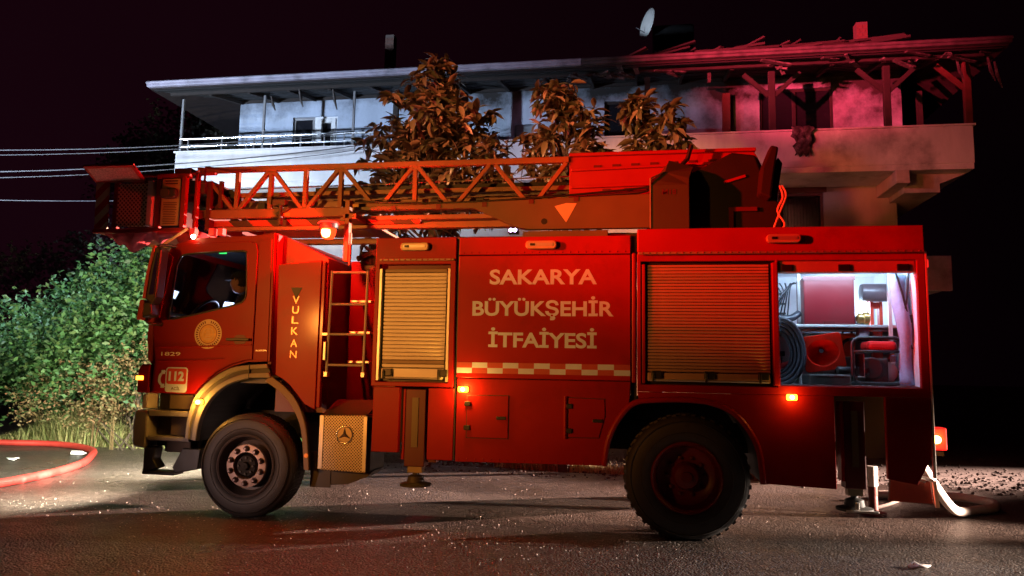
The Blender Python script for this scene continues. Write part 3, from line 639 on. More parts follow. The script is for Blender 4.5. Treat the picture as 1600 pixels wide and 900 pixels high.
gr = obj("dry_grass", blades(rg, 6000, (-2.2,2.6), lambda x,r: edge_y(x)+.25+abs(r.gauss(0,.35)), .20,.55,.009,.9), grass_dry, None, uncheck=True); tag(gr, "dry grass tufts seen under the fire engine by the rear wheel", "grass", kind="stuff")
for (x, y, h, lab) in ((-8.85,11.5,1.25,"tall dry reddish weed stalk nearest the cab"),(-9.25,11.55,1.05,"shorter dry weed stalk left of the tall reddish one")):
    t = empty("dry_weed", (x,y,0)); tag(t, lab, "weed")
    st = MB(); lf = MB()
    for k in range(4):
        tx, ty = x+rg.uniform(-.25,.25), y+rg.uniform(-.1,.1); hh = h*rg.uniform(.8,1.05)
        st.tube([(x+rg.uniform(-.05,.05),y,-.04),((x+tx)/2,y,hh*.5),(tx,ty,hh)],[.008,.006,.003],5)
        for i in range(45):
            q = rg.uniform(.35,1); p = Vector((x,y,0)).lerp(Vector((tx,ty,hh)), q); o1 = Vector((rg.gauss(0,1),rg.gauss(0,1),rg.gauss(.3,.6))).normalized()*.07; w_ = o1.cross(Vector((0,.3,1))).normalized()*.014
            lf.add([p,p+o1*.5+w_,p+o1,p+o1*.5-w_],[(0,1,2,3)])
    obj("stem", st, leaf_dry, t); fo = obj("seed_head", lf, leaf_dry, t, uncheck=True); fo['kind'] = 'stuff'
# small stones and grit
_bm = bmesh.new(); bmesh.ops.create_icosphere(_bm, subdivisions=1, radius=1.0); ICO = ([tuple(v.co) for v in _bm.verts], [tuple(v.index for v in f_.verts) for f_ in _bm.faces]); _bm.free()
def grit(name, n, pos, s0, s1, m, label):
    mb = MB(); rg_ = random.Random(n)
    for _ in range(n):
        x, y, z = pos(rg_); s = s0+(s1-s0)*rg_.random()**2.2; kx, ky, kz = rg_.uniform(.6,1.1), rg_.uniform(.5,1), rg_.uniform(.35,.7); an = rg_.uniform(0,3.1); ca, sa = math.cos(an), math.sin(an)
        vs_ = []
        for a,b,c_ in ICO[0]:
            j = rg_.uniform(.75,1.15); u, v = a*kx*s*j, b*ky*s*j; vs_.append((x+u*ca-v*sa, y+u*sa+v*ca, z+c_*kz*s*j+.25*s))
        mb.add(vs_, ICO[1])
    o_ = obj(name, mb, m, None, uncheck=True); tag(o_, label, "stones", kind="stuff")
grit("road_grit", 900, lambda q: (q.uniform(-7.5,0.5), 6.5+abs(q.gauss(0,.3))*q.choice((-1,1))*1.3, 0), .004,.011, stone, "pale grit strewn over the wet asphalt before the wheels")
grit("road_grit", 700, lambda q: (q.uniform(-7,6), q.uniform(4,10), 0), .004,.012, stone, "loose pale grains scattered all over the road")
grit("gravel", 5000, lambda q: (q.uniform(-5.5,9), 10.4+abs(q.gauss(0,1.6)), -.03 if q.random()<.7 else 0), .012,.04, earth, "coarse gravel of the shoulder behind the fire engine")

# ------------------------------------------------------------------ fire engine
T = empty("fire_truck", (-1.2, 8.05, 0))
tag(T, "red fire engine with a ladder and rescue cage on its roof, parked along the road", "fire engine")
Y0, Y1 = 6.8, 9.3
# chassis
obj("chassis_frame", MB().box(-4.9,2.35,7.55,7.65,.70,.98).box(-4.9,2.35,8.45,8.55,.70,.98).box(-3.0,.0,7.66,8.44,.8,.95).box(1.0,2.2,7.66,8.44,.8,.95)
    .tube([(-3.74,7.1,.495),(-3.74,9.0,.495)],.07,8).tube([(.42,7.3,.545),(.42,8.9,.545)],.09,8).lathe([(.01,-.2),(.2,-.16),(.24,0),(.2,.16),(.01,.2)],(.42,8.05,.545),'Y',16), matte_black, T)
obj("fuel_tank", MB().lathe([(.01,-.55),(.25,-.55),(.27,-.5),(.27,.5),(.25,.55),(.01,.55)], (-2.2,8.75,.66), 'X', 24), matte_black, T, smooth=True)
# --- side modules
def shutter(x0, x1, z0, z1, n, slat_m, dark_rows, frame_m, bolts, zbot, name):
    sh = obj(name, MB().box(x0,x1,Y0+.06,Y0+.09,zbot,z1), black, T)
    h = (z1-z0)/n; w0 = x0+.02; w1 = x1-.02
    prof = [(Y0+.055,.0),(Y0+.035,.12*h),(Y0+.029,.5*h),(Y0+.035,.84*h),(Y0+.05,.93*h),(Y0+.06,.94*h),(Y0+.06,0)]
    sl = MB(); k = len(prof)
    sl.add([(x,y,z) for x in (w0,w1) for y,z in prof], [tuple(range(k)),tuple(range(2*k-1,k-1,-1))]+[(i,(i+1)%k,(i+1)%k+k,i+k) for i in range(k)])
    for p in range(len(sl.v)): sl.v[p] = (sl.v[p][0],sl.v[p][1],sl.v[p][2]+z0)
    first = obj("slat", sl, slat_m, sh); dk = None
    for i in range(1, n):
        if i in dark_rows:
            if not dk:
                dk = copy(first,(0,0,h*i)); dk.data = first.data.copy(); dk.data.materials[0] = slatdark
            else: copy(dk, (0,0,h*i-(WP[dk.name].z-WP[first.name].z)))
        else: copy(first, (0,0,h*i))
    obj("bottom_bar", MB().box(w0,w1,Y0+.012,Y0+.055,zbot+.02,z0-.008), slat_m, sh, bevel=.006)
    obj("pull_rail", MB().tube([(w0+.02,Y0-.012,zbot+.03),(w1-.02,Y0-.012,zbot+.03)],.011,8), alu, sh)
    for s in (0,1):
        xx = x0-.028 if s==0 else x1
        obj("guide_rail", MB().box(xx,xx+.028,Y0+.0,Y0+.07,zbot,z1), frame_m, sh, bevel=.004)
    for b in bolts: obj("latch", MB().box(b-.045,b+.045,Y0-.022,Y0+.011,zbot+.045,zbot+.115).tube([(b-.03,Y0-.03,zbot+.02),(b-.03,Y0-.03,zbot+.1)],.014,6), black, sh, bevel=.006)
    return sh
# module 1 (front shutter)
plate("side_panel", rect(-2.52,-1.715,1.285,2.715), [rect(-2.475,-1.765,1.325,2.455)], Y0, Y0+.06, red, T, bevel=.006)
obj("module_body", MB().box(-2.515,-1.72,Y0+.10,Y1,1.29,2.71), darkred, T)
shutter(-2.447,-1.793,1.462,2.415,26,slatalu,(1,25),alu,(-2.36,-1.82),1.335,"front_shutter")
obj("lower_panel", MB().box(-2.50,-2.235,Y0+.02,Y0+.08,.665,1.275), red, T, bevel=.006)
obj("lower_panel", MB().box(-1.955,-1.705,Y0+.02,Y0+.08,.61,1.275), red, T, bevel=.006)
obj("jack_recess", MB().box(-2.23,-1.96,Y0+.35,Y0+.4,.6,1.28).box(-2.5,-1.7,Y0+.42,Y0+1.0,.72,1.26), matte_black, T)
# module 2 (lettered panel and lower panel with hatches)
arch = smooth_path([(-.30,.62),(-.27,.83),(-.18,1.03),(-.04,1.18),(.18,1.215),(.46,1.22),(.65,1.195),(.82,1.12),(.95,.97),(1.03,.79),(1.06,.52)], 4)
left = [p for p in arch if p[0] <= -.065]
obj("upper_panel", MB().box(-1.685,-.07,Y0,Y0+.05,2.54,2.71), red, T, bevel=.006)
obj("lettered_panel", MB().box(-1.685,-.07,Y0+.006,Y0+.05,1.378,2.532), red, T, bevel=.005)
obj("lower_side_panel", MB().prism([(-1.675,.605),(-1.675,1.370),(-.07,1.370)]+left[::-1], Y0, Y0+.05), red, T, bevel=.005)
obj("module_body", MB().box(-1.68,-.07,Y0+.06,Y1,1.25,2.70).box(-1.67,-.32,Y0+.06,Y1,.64,1.249), darkred, T)
obj("module_seam", MB().box(-1.712,-1.69,Y0+.03,Y0+.2,.62,2.70), black, T)
obj("module_seam", MB().box(-.066,-.014,Y0+.05,Y0+.2,1.2,2.72), black, T)
obj("corner_trim", MB().box(-.060,-.022,Y0+.012,Y0+.06,1.36,2.55), red, T, bevel=.012)
# module 3 (rear lockers)
right = [p for p in arch if p[0] >= -.01]
obj("upper_fascia", MB().box(-.01,2.43,Y0-.02,Y1,2.545,2.765), red, T, bevel=.012)
obj("drip_rail", MB().box(.0,2.42,Y0-.035,Y0-.021,2.525,2.548).box(-2.47,-1.73,Y0-.025,Y0-.001,2.485,2.505), mat("rivet_rail", (.30,.2,.15), .5, .3), T, bevel=.004)
rv_ = MB()
for (x0,x1,z,y,n) in ((.04,2.38,2.537,Y0-.036,40),(-2.44,-1.76,2.495,Y0-.026,13),(-1.64,-.12,2.56,Y0-.0005,22),(-1.64,-.34,.635,Y0-.0005,18)):
    for i in range(n):
        x = x0+(x1-x0)*i/(n-1); rv_.lathe([(.001,-.006),(.006,-.004),(.008,0)],(x,y,z),'Y',6)
rv = obj("rivets", rv_, red, T, smooth='all', uncheck=True); rv['kind'] = 'stuff'
plate("locker_frame", rect(-.01,2.43,1.285,2.543), [rect(.025,1.20,1.35,2.465), rect(1.222,2.365,1.365,2.465)], Y0, Y0+.05, red, T, bevel=.006)
obj("module_body", MB().box(-.005,1.20,Y0+.10,Y1,1.30,2.54).box(1.2,2.42,Y0+1.25,Y1,1.30,2.54), darkred, T)
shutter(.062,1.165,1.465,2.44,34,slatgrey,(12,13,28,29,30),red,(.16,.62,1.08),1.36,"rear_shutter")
obj("shutter_post", MB().box(1.165,1.222,Y0-.012,Y0+.05,1.36,2.45), red, T, bevel=.012)
low = MB().prism([(-.01,1.283)]+right+[(1.66,.50),(1.66,1.283)], Y0, Y0+.05)
obj("rear_lower_panel", low, red, T, bevel=.004)
obj("rear_corner_panel", MB().prism([(2.07,.60),(2.07,1.283),(2.43,1.283),(2.42,.80),(2.30,.56)], Y0, Y0+.05), red, T, bevel=.004)
obj("rear_skirt", MB().prism([(1.662,.74),(1.662,1.27),(2.068,1.27),(2.068,.76)], Y0+.45, Y0+.5).box(1.1,2.4,Y0+.55,Y1,.72,1.29), matte_black, T)
obj("edge_light_strip", MB().box(2.432,2.45,Y0+.0,Y0+.05,.62,2.54), white, T, bevel=.004)  # white strip painted in for headlamp light along the rear edge
wl_ = MB()
for (a,b) in zip(arch, arch[1:]): wl_.add([(a[0],Y0+.05,a[1]),(b[0],Y0+.05,b[1]),(b[0],Y0+1.1,b[1]),(a[0],Y0+1.1,a[1])],[(0,1,2,3)])
wl_.box(-.2,.95,Y0+1.1,Y0+1.13,.9,1.22)
obj("wheel_well", wl_, matte_black, T)
obj("arch_lip", MB().tube([(p[0],Y0-.012,p[1]) for p in arch], .026, 8), red, T, smooth='all')
# locker interior
li = MB().box(1.222,2.42,Y0+1.2,Y0+1.25,1.37,2.54).box(1.2,1.222,Y0+.055,Y0+1.2,1.37,2.54).box(2.37,2.43,Y0+.055,Y0+1.2,1.37,2.54).box(1.222,2.37,Y0+.055,Y0+1.2,2.47,2.54)
obj("locker_lining", li, interior, T)
obj("locker_floor", MB().box(1.222,2.368,Y0+.06,Y0+1.2,1.31,1.375), alu, T)
obj("rolled_shutter", MB().box(1.225,2.362,Y0+.02,Y0+.12,2.36,2.464), slatgrey, T, bevel=.01)
for x in (1.30,1.78,2.26): obj("latch", MB().box(x-.05,x+.05,Y0+.005,Y0+.03,2.37,2.43), black, T, bevel=.006)
obj("strip_lamp", MB().box(1.27,2.33,Y0+.14,Y0+.17,2.435,2.46), whitecool_e, T)
obj("strip_lamp", MB().box(2.10,2.145,Y0+.70,Y0+.73,1.94,2.20), whitecool_e, T)
for x in (2.255,): obj("rack_post", MB().box(x,x+.03,Y0+.42,Y0+.45,1.376,2.46), alu, T)
obj("rack_post", MB().box(1.51,1.535,Y0+.62,Y0+.65,1.376,2.46), alu, T)
obj("locker_shelf", MB().box(1.223,2.368,Y0+.45,Y0+1.19,1.905,1.93), alu, T, bevel=.004)
obj("back_rail", MB().box(1.225,1.5,Y0+1.17,Y0+1.195,2.08,2.1).box(1.225,1.5,Y0+1.17,Y0+1.195,2.18,2.2).box(1.225,1.5,Y0+1.17,Y0+1.195,2.28,2.3).box(1.225,1.5,Y0+1.17,Y0+1.195,1.98,2.0), greydark, T)
# red rack seen deep inside
obj("tool_rack", MB().box(2.17,2.20,Y0+.66,Y0+.74,1.94,2.18).box(2.25,2.28,Y0+.66,Y0+.74,1.94,2.18).box(2.20,2.25,Y0+.67,Y0+.73,2.10,2.16).box(2.18,2.27,Y0+.66,Y0+.74,1.4,1.90), mat("rack_red", (.5,.04,.015), .4), T, bevel=.004)
for i,(x,z,h_) in enumerate(((1.30,1.60,.22),(1.37,1.62,.18),(1.44,1.58,.24))):
    hk = obj("hand_tool", MB().box(x-.008,x+.008,Y0+1.12,Y0+1.14,z-h_/2,z+h_/2).box(x-.03,x+.03,Y0+1.11,Y0+1.145,z+h_/2-.05,z+h_/2), chrome if i%2 else greydark, T, bevel=.004)
obj("pipe_rail", MB().tube([(1.24,7.85,1.86),(2.35,7.85,1.86)],.015,8), chrome, T, smooth=True)
obj("pipe_rail", MB().tube([(1.24,7.45,1.89),(2.35,7.45,1.89)],.010,8), alu, T, smooth=True)
# hatches
for q in ([(-1.57,.83),(-1.57,1.215),(-1.18,1.218),(-1.18,.83)], [(-.625,.86),(-.625,1.215),(-.30,1.208),(-.295,1.06),(-.35,.865)]):
    cx = sum(p[0] for p in q)/len(q); cz = sum(p[1] for p in q)/len(q)
    big = [(cx+(x-cx)*1.03, cz+(z-cz)*1.03) for x,z in q]
    h_ = obj("hatch", MB().prism(q, Y0-.012, Y0-.002), red, T, bevel=.006)
    obj("hatch_gap", MB().prism(big, Y0-.0035, Y0-.0005), black, h_)
    x0 = min(p[0] for p in q)
    for z in (1.14,.92): obj("hinge", MB().box(x0-.025,x0+.035,Y0-.03,Y0-.0122,z-.022,z+.022), black, h_, bevel=.005)
    x1 = max(p[0] for p in q); obj("handle", MB().box(x1-.11,x1-.02,Y0-.022,Y0-.0122,1.0,1.03), black, h_, bevel=.004)
obj("pipe", MB().tube([(-.655,Y0-.02,.85),(-.655,Y0-.02,1.23)],.014,8), red, T, smooth=True)
# oval scene lamps on the upper fascia
for x0, x1, z, y in ((-2.26,-1.98,2.62,Y0),(-1.04,-.75,2.625,Y0),(1.12,1.41,2.655,Y0-.02)):
    lm = obj("scene_lamp", MB().prism(rrect(x0,x1,z-.038,z+.038,.032), y-.05, y-.0005), mat("lamp_housing%d" % int(x0*10), (.50,.42,.30), .35, .2), T, bevel=.008)
    obj("lens", MB().prism(rrect(x0+.03,x1-.03,z-.012,z+.016,.012), y-.056, y-.0502), alu, lm)
    obj("bulb_holder", MB().box(x0+.045,x0+.09,y-.060,y-.0562,z-.01,z+.012), black, lm)
# lettering
txt_cache = {}
def text_mesh(s, off=.018):
    cu_ = bpy.data.curves.new("lettering", 'FONT'); cu_.body = s; cu_.size = 1; cu_.offset = off; cu_.extrude = 0; cu_.resolution_u = 4
    o_ = bpy.data.objects.new("lettering", cu_); COL.objects.link(o_)
    dg = bpy.context.evaluated_depsgraph_get(); me = bpy.data.meshes.new_from_object(o_.evaluated_get(dg))
    v_ = [tuple(v.co) for v in me.vertices]; f_ = [tuple(p.vertices) for p in me.polygons]
    bpy.data.objects.remove(o_); bpy.data.meshes.remove(me); return v_, f_
CAPV, _ = text_mesh("H"); CAP0 = min(v[1] for v in CAPV); CAPH = max(v[1] for v in CAPV)-CAP0
def text(s, x0, x1, z, cap, y, m, parent, off=.018, label=None, name="lettering", thick=.002):
    v_, f_ = text_mesh(s, off); a = min(v[0] for v in v_); b = max(v[0] for v in v_)
    kx = (x1-x0)/(b-a); kz = cap/CAPH; mb = MB(); n = len(v_)
    mb.v = [(x0+(v[0]-a)*kx, y-thick, z+(v[1]-CAP0)*kz) for v in v_]; mb.f = f_
    o_ = obj(name, mb, m, parent, uncheck=True, label=label); return o_
yl = Y0+.006
text("SAKARYA", -1.385,-.375,2.258,.138,yl,decal,T,.026)
text("BÜYÜKŞEHİR", -1.545,-.222,1.962,.135,yl,decal,T,.026)
text("İTFAİYESİ", -1.385,-.375,1.668,.135,yl,decal,T,.026)
ck = MB(); ckr = MB(); cw = (1.685-.075)/11
for i in range(11):
    for j in range(2):
        x = -1.682+i*cw; z = 1.422+j*.05
        (ck if (i+j)%2 == 0 else ckr).add([(x,yl-.002,z),(x+cw,yl-.002,z),(x+cw,yl-.002,z+.05),(x,yl-.002,z+.05)],[(0,1,2,3)])
obj("checker_stripe", ck, decal, T, uncheck=True); obj("checker_stripe", ckr, decalpink, T, uncheck=True)
# amber side markers
def marker(x, y, z, w=.05, m=amber_e, power=5):
    o_ = obj("side_marker", MB().box(x-w,x+w,y-.03,y-.001,z-.026,z+.026), m, T, bevel=.012)
    obj("bulb", MB().lathe([(.001,-.012),(.018,-.006),(.02,.008),(.001,.01)],(x,y-.04,z),'Y',12), ambercore_e, o_)
    if power: point("marker_glow", (x,y-.085,z), (1,.42,.05), power, .03)
marker(-1.61,Y0,1.27,power=9); marker(1.31,Y0,1.265,.045,power=2.2)
obj("corner_lamp", MB().box(2.435,2.47,Y0+.02,Y0+.07,2.40,2.47), redlamp_e, T, bevel=.008)
tl = obj("tail_lamp", MB().box(2.50,2.60,Y0+.15,Y0+.30,.84,1.03), redlamp_e, T, bevel=.012)
obj("bulb", MB().lathe([(.001,-.02),(.03,-.015),(.036,.02)],(2.515,Y0+.14,.93),"Y",14), ambercore_e, tl, bevel=.01)
obj("bracket", MB().box(2.431,2.50,Y0+.2,Y0+.25,.86,.9).box(2.52,2.58,Y0+.18,Y0+.26,.79,.838), black, tl)
point("tail_glow", (2.56,Y0+.02,.94), (1,.30,.04), 4, .03)
# outriggers
def jack(name, x, z0, z1, w, y):
    o_ = obj(name, MB().box(x-w,x+w,y,y+.16,z0,z1), darkred, T, bevel=.008)
    obj("inner_tube", MB().box(x-w*.7,x+w*.7,y+.03,y+.13,z0-.06,z0), mat(name+"_tube", (.25,.20,.12), .4, .4), o_)
    obj("wear_strip", MB().box(x-w*.32,x+w*.30,y-.008,y-.0005,z0+(z1-z0)*.25,z1-.08), MATS["boom_grey_paint"], o_)
    obj("edge_strip", MB().box(x-w-.03,x-w-.001,y+.0,y+.14,z0+.06,z1), red, o_, bevel=.006)
    if name[0] == "f": obj("side_channel", MB().box(x+w+.01,x+w+.1,y+.05,y+.16,z0+.04,z1), darkred, o_)
    obj("foot", MB().lathe([(.03,.02),(.03,-.06),(.075,-.075),(.085,-.13),(.15,-.145),(.15,-.165),(.001,-.165)],(x,y+.08,z0-.02),'Z',24), greydark, o_, smooth=True)
    return o_
jack("front_outrigger", -2.09,.535,1.26,.10,Y0+.07)
jack("rear_outrigger", 1.83,.50,1.24,.085,Y0+.05)
obj("pad_edge", MB().box(1.72,1.98,Y0-.04,Y0-.02,.318,.336).box(1.80,1.83,Y0-.03,Y0-.01,.34,.40), hosewhite, T, bevel=.006)

# --- between cab and modules
obj("access_bay", MB().box(-3.07,-2.53,7.55,7.6,1.0,2.6).box(-3.07,-2.53,7.6,9.3,1.25,2.55), darkred, T)
obj("valve_bank", MB().tube([(-2.98,7.5,2.62),(-2.7,7.4,2.70),(-2.58,7.45,2.62)],.03,6).box(-2.95,-2.6,7.5,7.8,2.56,2.7).tube([(-2.6,7.3,2.55),(-2.9,7.5,2.75)],.02,6), matte_black, T)
for z in (2.13,1.81,1.51): obj("foot_rung", MB().box(-2.93,-2.70,7.2,7.24,z-.012,z+.014).box(-2.93,-2.90,7.24,7.55,z-.01,z+.01).box(-2.73,-2.70,7.24,7.55,z-.01,z+.01), alu, T, bevel=.004)
al = obj("access_ladder", MB().tube([(-2.985,6.86,2.40),(-3.0,6.86,1.40)],.015,8).tube([(-2.615,6.86,2.40),(-2.625,6.86,1.40)],.015,8), alu, T, smooth=True)
for z in (2.385,2.07,1.775,1.475): obj("rung", MB().tube([(-2.985,6.86,z),(-2.62,6.86,z)],.012,8), alu, al, smooth=True)
obj("ladder_hook", MB().box(-2.64,-2.60,6.83,6.9,1.36,1.41).box(-3.02,-2.98,6.83,6.9,1.36,1.41).box(-3.06,-3.0,6.84,6.9,1.76,1.79).box(-3.03,-3.005,6.82,6.86,1.52,1.70), alu, al, bevel=.004)
# lettered cab-side panel
vp = [(-3.56,2.47),(-3.10,2.51),(-3.10,1.04),(-3.21,1.09),(-3.29,1.18),(-3.37,1.27),(-3.45,1.33),(-3.53,1.37)]
pn = obj("pump_panel", MB().prism(vp, 6.85, 6.90), red, T, bevel=.006)
obj("panel_edge", MB().box(-3.094,-3.055,6.855,6.905,1.06,2.50), red, pn, bevel=.008)
for ch, z in zip("VULKAN", (2.085,1.985,1.885,1.775,1.655,1.545)):
    text(ch, -3.385,-3.315,z-.01,.075,6.849,mat("metal_letter_"+ch, (.24,.13,.08), .3, .6), T, .006)
tri = MB().prism([(-3.41,2.235),(-3.29,2.235),(-3.35,2.12)],6.846,6.8495)
obj("emblem", tri, greydark, T)

# --- cab
cab_out = [(-4.90,1.16),(-4.88,1.5),(-4.93,1.80),(-4.93,1.97),(-4.80,2.64),(-4.72,2.70),(-4.50,2.755),(-3.84,2.775),(-3.64,2.80),(-3.62,1.50),(-3.86,1.49),(-4.03,1.44),(-4.17,1.37),(-4.30,1.25),(-4.40,1.16)]
win = smooth_path([(-4.755,1.905),(-4.49,1.955),(-4.05,2.055)],3)+smooth_path([(-3.955,2.085),(-3.915,2.13),(-3.905,2.23),(-3.918,2.50)],3)+smooth_path([(-3.925,2.585),(-3.965,2.615),(-4.3,2.605),(-4.60,2.585),(-4.66,2.56)],3)+[(-4.70,2.47)]
YC = 6.88
big_win = [(x+(-.02 if x < -4.3 else .02), z+(-.02 if z < 2.2 else .02)) for x, z in win]
plate("cab_side", cab_out, [big_win], YC+.012, YC+.05, red_cab, T)
door_out = [(-4.868,1.175),(-4.86,1.5),(-4.905,1.80),(-4.905,1.97),(-4.785,2.60),(-4.72,2.665),(-4.55,2.70),(-3.90,2.715),(-3.825,2.69),(-3.805,2.62),(-3.80,1.515),(-3.87,1.508),(-4.035,1.458),(-4.18,1.385),(-4.315,1.26),(-4.41,1.175)]
door = plate("cab_door", door_out, [win], YC-.004, YC+.012, red_cab, T, bevel=.006)
obj("window_seal", MB().tube([(x,YC+.0,z) for x,z in win], .012, 6, closed=True), black, door, smooth='all')
obj("window_pane", MB().prism(win, YC+.018, YC+.024), glass, door)
obj("door_crease", MB().band([(-4.86,1.632),(-4.4,1.645),(-3.81,1.672)],[(-4.86,1.620),(-4.4,1.630),(-3.81,1.655)],YC-.014,YC-.0045), red_cab, door, bevel=.004)
obj("door_crease", MB().band([(-4.86,1.49),(-4.4,1.50),(-4.10,1.52)],[(-4.86,1.483),(-4.4,1.492),(-4.10,1.514)],YC-.010,YC-.0045), red_cab, door, bevel=.003)
obj("handle_recess", MB().prism(rrect(-4.01,-3.875,1.66,1.76,.045),YC-.0065,YC-.0045), darkred, door)
obj("door_handle", MB().box(-4.075,-3.825,YC-.05,YC-.022,1.70,1.727).box(-3.85,-3.83,YC-.024,YC-.004,1.702,1.725).box(-4.07,-4.05,YC-.024,YC-.004,1.702,1.725), black, door, bevel=.006)
def ring(cx, cz, r0, r1, y, n=48, a0=0, a1=360):
    mb = MB()
    for k in range(n+1):
        a = R(a0+(a1-a0)*k/n); mb.v += [(cx+r0*math.cos(a),y,cz+r0*math.sin(a)),(cx+r1*math.cos(a),y,cz+r1*math.sin(a))]
    mb.f = [(2*k,2*k+1,2*k+3,2*k+2) for k in range(n)]; return mb
yd = YC-.0065
crest = mat("crest_yellow", (.62,.36,.10), .5, 0, .2, 30); crest_p = mat("crest_pale", (.60,.46,.28), .5, 0, .1, 20)
em = obj("door_crest", ring(-4.295,1.765,.098,.150,yd), crest_p, door, uncheck=True)
obj("crest_disc", ring(-4.295,1.765,.0,.092,yd), crest, em, uncheck=True)
obj("crest_ring", ring(-4.295,1.765,.055,.062,yd-.001), crest_p, em, uncheck=True)
tick = MB()
for k in range(34):
    if k in (8,9,25): continue
    a = R(k*360/34); tt = ring(-4.295,1.765,.112,.136,yd-.001,1,k*360/34,k*360/34+5.5); tick.add(tt.v, tt.f)
cmk = obj("crest_marks", tick, darkred, em, uncheck=True); cmk["kind"] = "stuff"
cre = MB()
for k in range(5):
    z = 1.715+k*.022; cre.add([(-4.295-.035+.004*k,yd-.0012,z),(-4.295+.035-.004*k,yd-.0012,z),(-4.295+.03-.004*k,yd-.0012,z+.009),(-4.295-.03+.004*k,yd-.0012,z+.009)],[(0,1,2,3)])
obj("crest_device", cre, crest_p, em, uncheck=True)
# emergency number sign
sg = obj("number_sign", MB().prism(rrect(-4.735,-4.492,1.172,1.425,.03), yd, yd+.0015), decal, door)
obj("number_field", MB().prism(rrect(-4.722,-4.505,1.255,1.412,.022), yd-.0015, yd-.0003), mat("sign_red", (.42,.03,.02), .5), sg)
text("112", -4.70,-4.528,1.29,.09,yd-.002,decal,door,.045)
text("ACİL", -4.665,-4.565,1.195,.03,yd-.001,darkred,door,.01)
ph = smooth_path([(-4.765,1.385),(-4.81,1.345),(-4.815,1.27),(-4.765,1.225)],5)
phm = MB(); n = len(ph)
phm.band(ph, [(x+(.028+.012*abs(2*i/(n-1)-1)), z+(.0)) for i,(x,z) in enumerate(ph)], yd, yd+.001)
phm.box(-4.785,-4.745,yd-.0005,yd+.001,1.355,1.395).box(-4.785,-4.745,yd-.0005,yd+.001,1.215,1.255)
obj("phone_symbol", phm, decal, door)
text("1829", -4.80,-4.585,1.54,.038,yd-.003,white,door,.01)
text("AXOR", -3.775,-3.65,1.60,.013,YC+.004,chrome,T,.01)
obj("cab_corner_panel", MB().prism([(-3.795,1.515),(-3.795,2.72),(-3.66,2.74),(-3.64,1.5)], YC+.003, YC+.0115), red_cab, T, bevel=.003)
# shell: far side, roof, front, back, floor
plate("cab_side", cab_out, [big_win], 9.20, 9.24, red_cab, T)
tint = glass.copy(); tint.name = "dimming_glass"; tint.node_tree.nodes["Transparent BSDF"].inputs[0].default_value = (.26,.32,.42,1)  # dark tint added to dim the bright wall seen through the cab
obj("window_pane", MB().prism(big_win, 9.215, 9.222), tint, T)
def strip(path, y0, y1, th):
    mb = MB(); n = len(path)
    for (a,b) in zip(path, path[1:]):
        d = Vector((b[0]-a[0],0,b[1]-a[1])).normalized(); nrm = Vector((-d.z,0,d.x))*th
        mb.add([(a[0],y0,a[1]),(b[0],y0,b[1]),(b[0],y1,b[1]),(a[0],y1,a[1]),(a[0]-nrm.x,y0,a[1]-nrm.z),(b[0]-nrm.x,y0,b[1]-nrm.z),(b[0]-nrm.x,y1,b[1]-nrm.z),(a[0]-nrm.x,y1,a[1]-nrm.z)],
               [(0,1,2,3),(7,6,5,4),(0,4,5,1),(2,6,7,3),(1,5,6,2),(3,7,4,0)])
    return mb
obj("cab_roof", strip(smooth_path([(-4.80,2.64),(-4.72,2.705),(-4.50,2.758),(-3.84,2.778),(-3.64,2.803)],3), YC+.05, 9.2, .03), red_cab, T)
obj("cab_front", strip([(-4.90,1.16),(-4.88,1.5),(-4.93,1.80),(-4.93,1.97)], YC+.05, 9.2, .04), red_cab, T)
obj("front_panel", MB().box(-5.0,-4.932,YC+.08,9.12,1.45,1.93), red_cab, T, bevel=.03)
obj("windscreen", MB().add([(-4.925,YC+.06,1.975),(-4.795,YC+.06,2.635),(-4.795,9.19,2.635),(-4.925,9.19,1.975)],[(0,1,2,3)]), glass, T)
obj("cab_back", MB().box(-3.66,-3.622,YC+.051,9.2,1.3,2.79), darkred, T)
obj("cab_floor", MB().box(-4.85,-3.66,YC+.06,9.19,1.28,1.36), black, T)
obj("cab_bulkhead", MB().prism([(-3.618,2.80),(-3.12,2.56),(-3.06,1.0),(-3.618,1.0)], 7.05, 9.25), darkred, T)
obj("dashboard", MB().prism([(-4.88,1.37),(-4.88,1.93),(-4.72,1.95),(-4.55,1.80),(-4.6,1.37)], YC+.07, 9.15), black, T, bevel=.02)
for y in (7.34,8.55):
    s_ = obj("seat", MB().box(-4.25,-3.83,y-.25,y+.25,1.50,1.64), interior_seat, T, bevel=.04)
    obj("backrest", MB().prism([(-3.94,1.62),(-3.82,1.62),(-3.72,2.28),(-3.82,2.28)], y-.25, y+.25), interior_seat, s_, bevel=.03)
    obj("seat_base", MB().box(-4.2,-3.88,y-.18,y+.18,1.361,1.50), black, s_)
sw = MB(); c_ = Vector((-4.66,7.33,1.97)); ax1 = Vector((0,1,0)); ax2 = Vector((.55,0,.83)).normalized()
sw.tube([c_+.21*(math.cos(a)*ax1+math.sin(a)*ax2) for a in [2*math.pi*k/28 for k in range(28)]], .016, 8, closed=True)
sw.tube([c_-.2*ax1,c_,c_+.2*ax1],.014,6).tube([c_,c_+Vector((-.15,0,-.12))],.03,8)
obj("steering_wheel", sw, black, T, smooth='all')
tb = obj("tablet", MB().box(-4.61,-4.44,7.60,7.615,2.06,2.17), black, T, bevel=.006)
tb.rotation_euler = (R(-18),R(6),0)
ts = MB().box(-4.60,-4.45,7.5975,7.599,2.07,2.16); tso = obj("screen", ts, screen_e, tb)
obj("tablet_arm", MB().tube([(-4.53,7.62,2.07),(-4.60,7.70,1.85)],.012,6), black, T)
point("tablet_glow", (-4.50,7.54,2.13), (.66,.72,1.0), 5.0, .05)
obj("roof_indicator", MB().box(-4.37,-4.30,7.1,7.13,2.628,2.648), green_e, T)
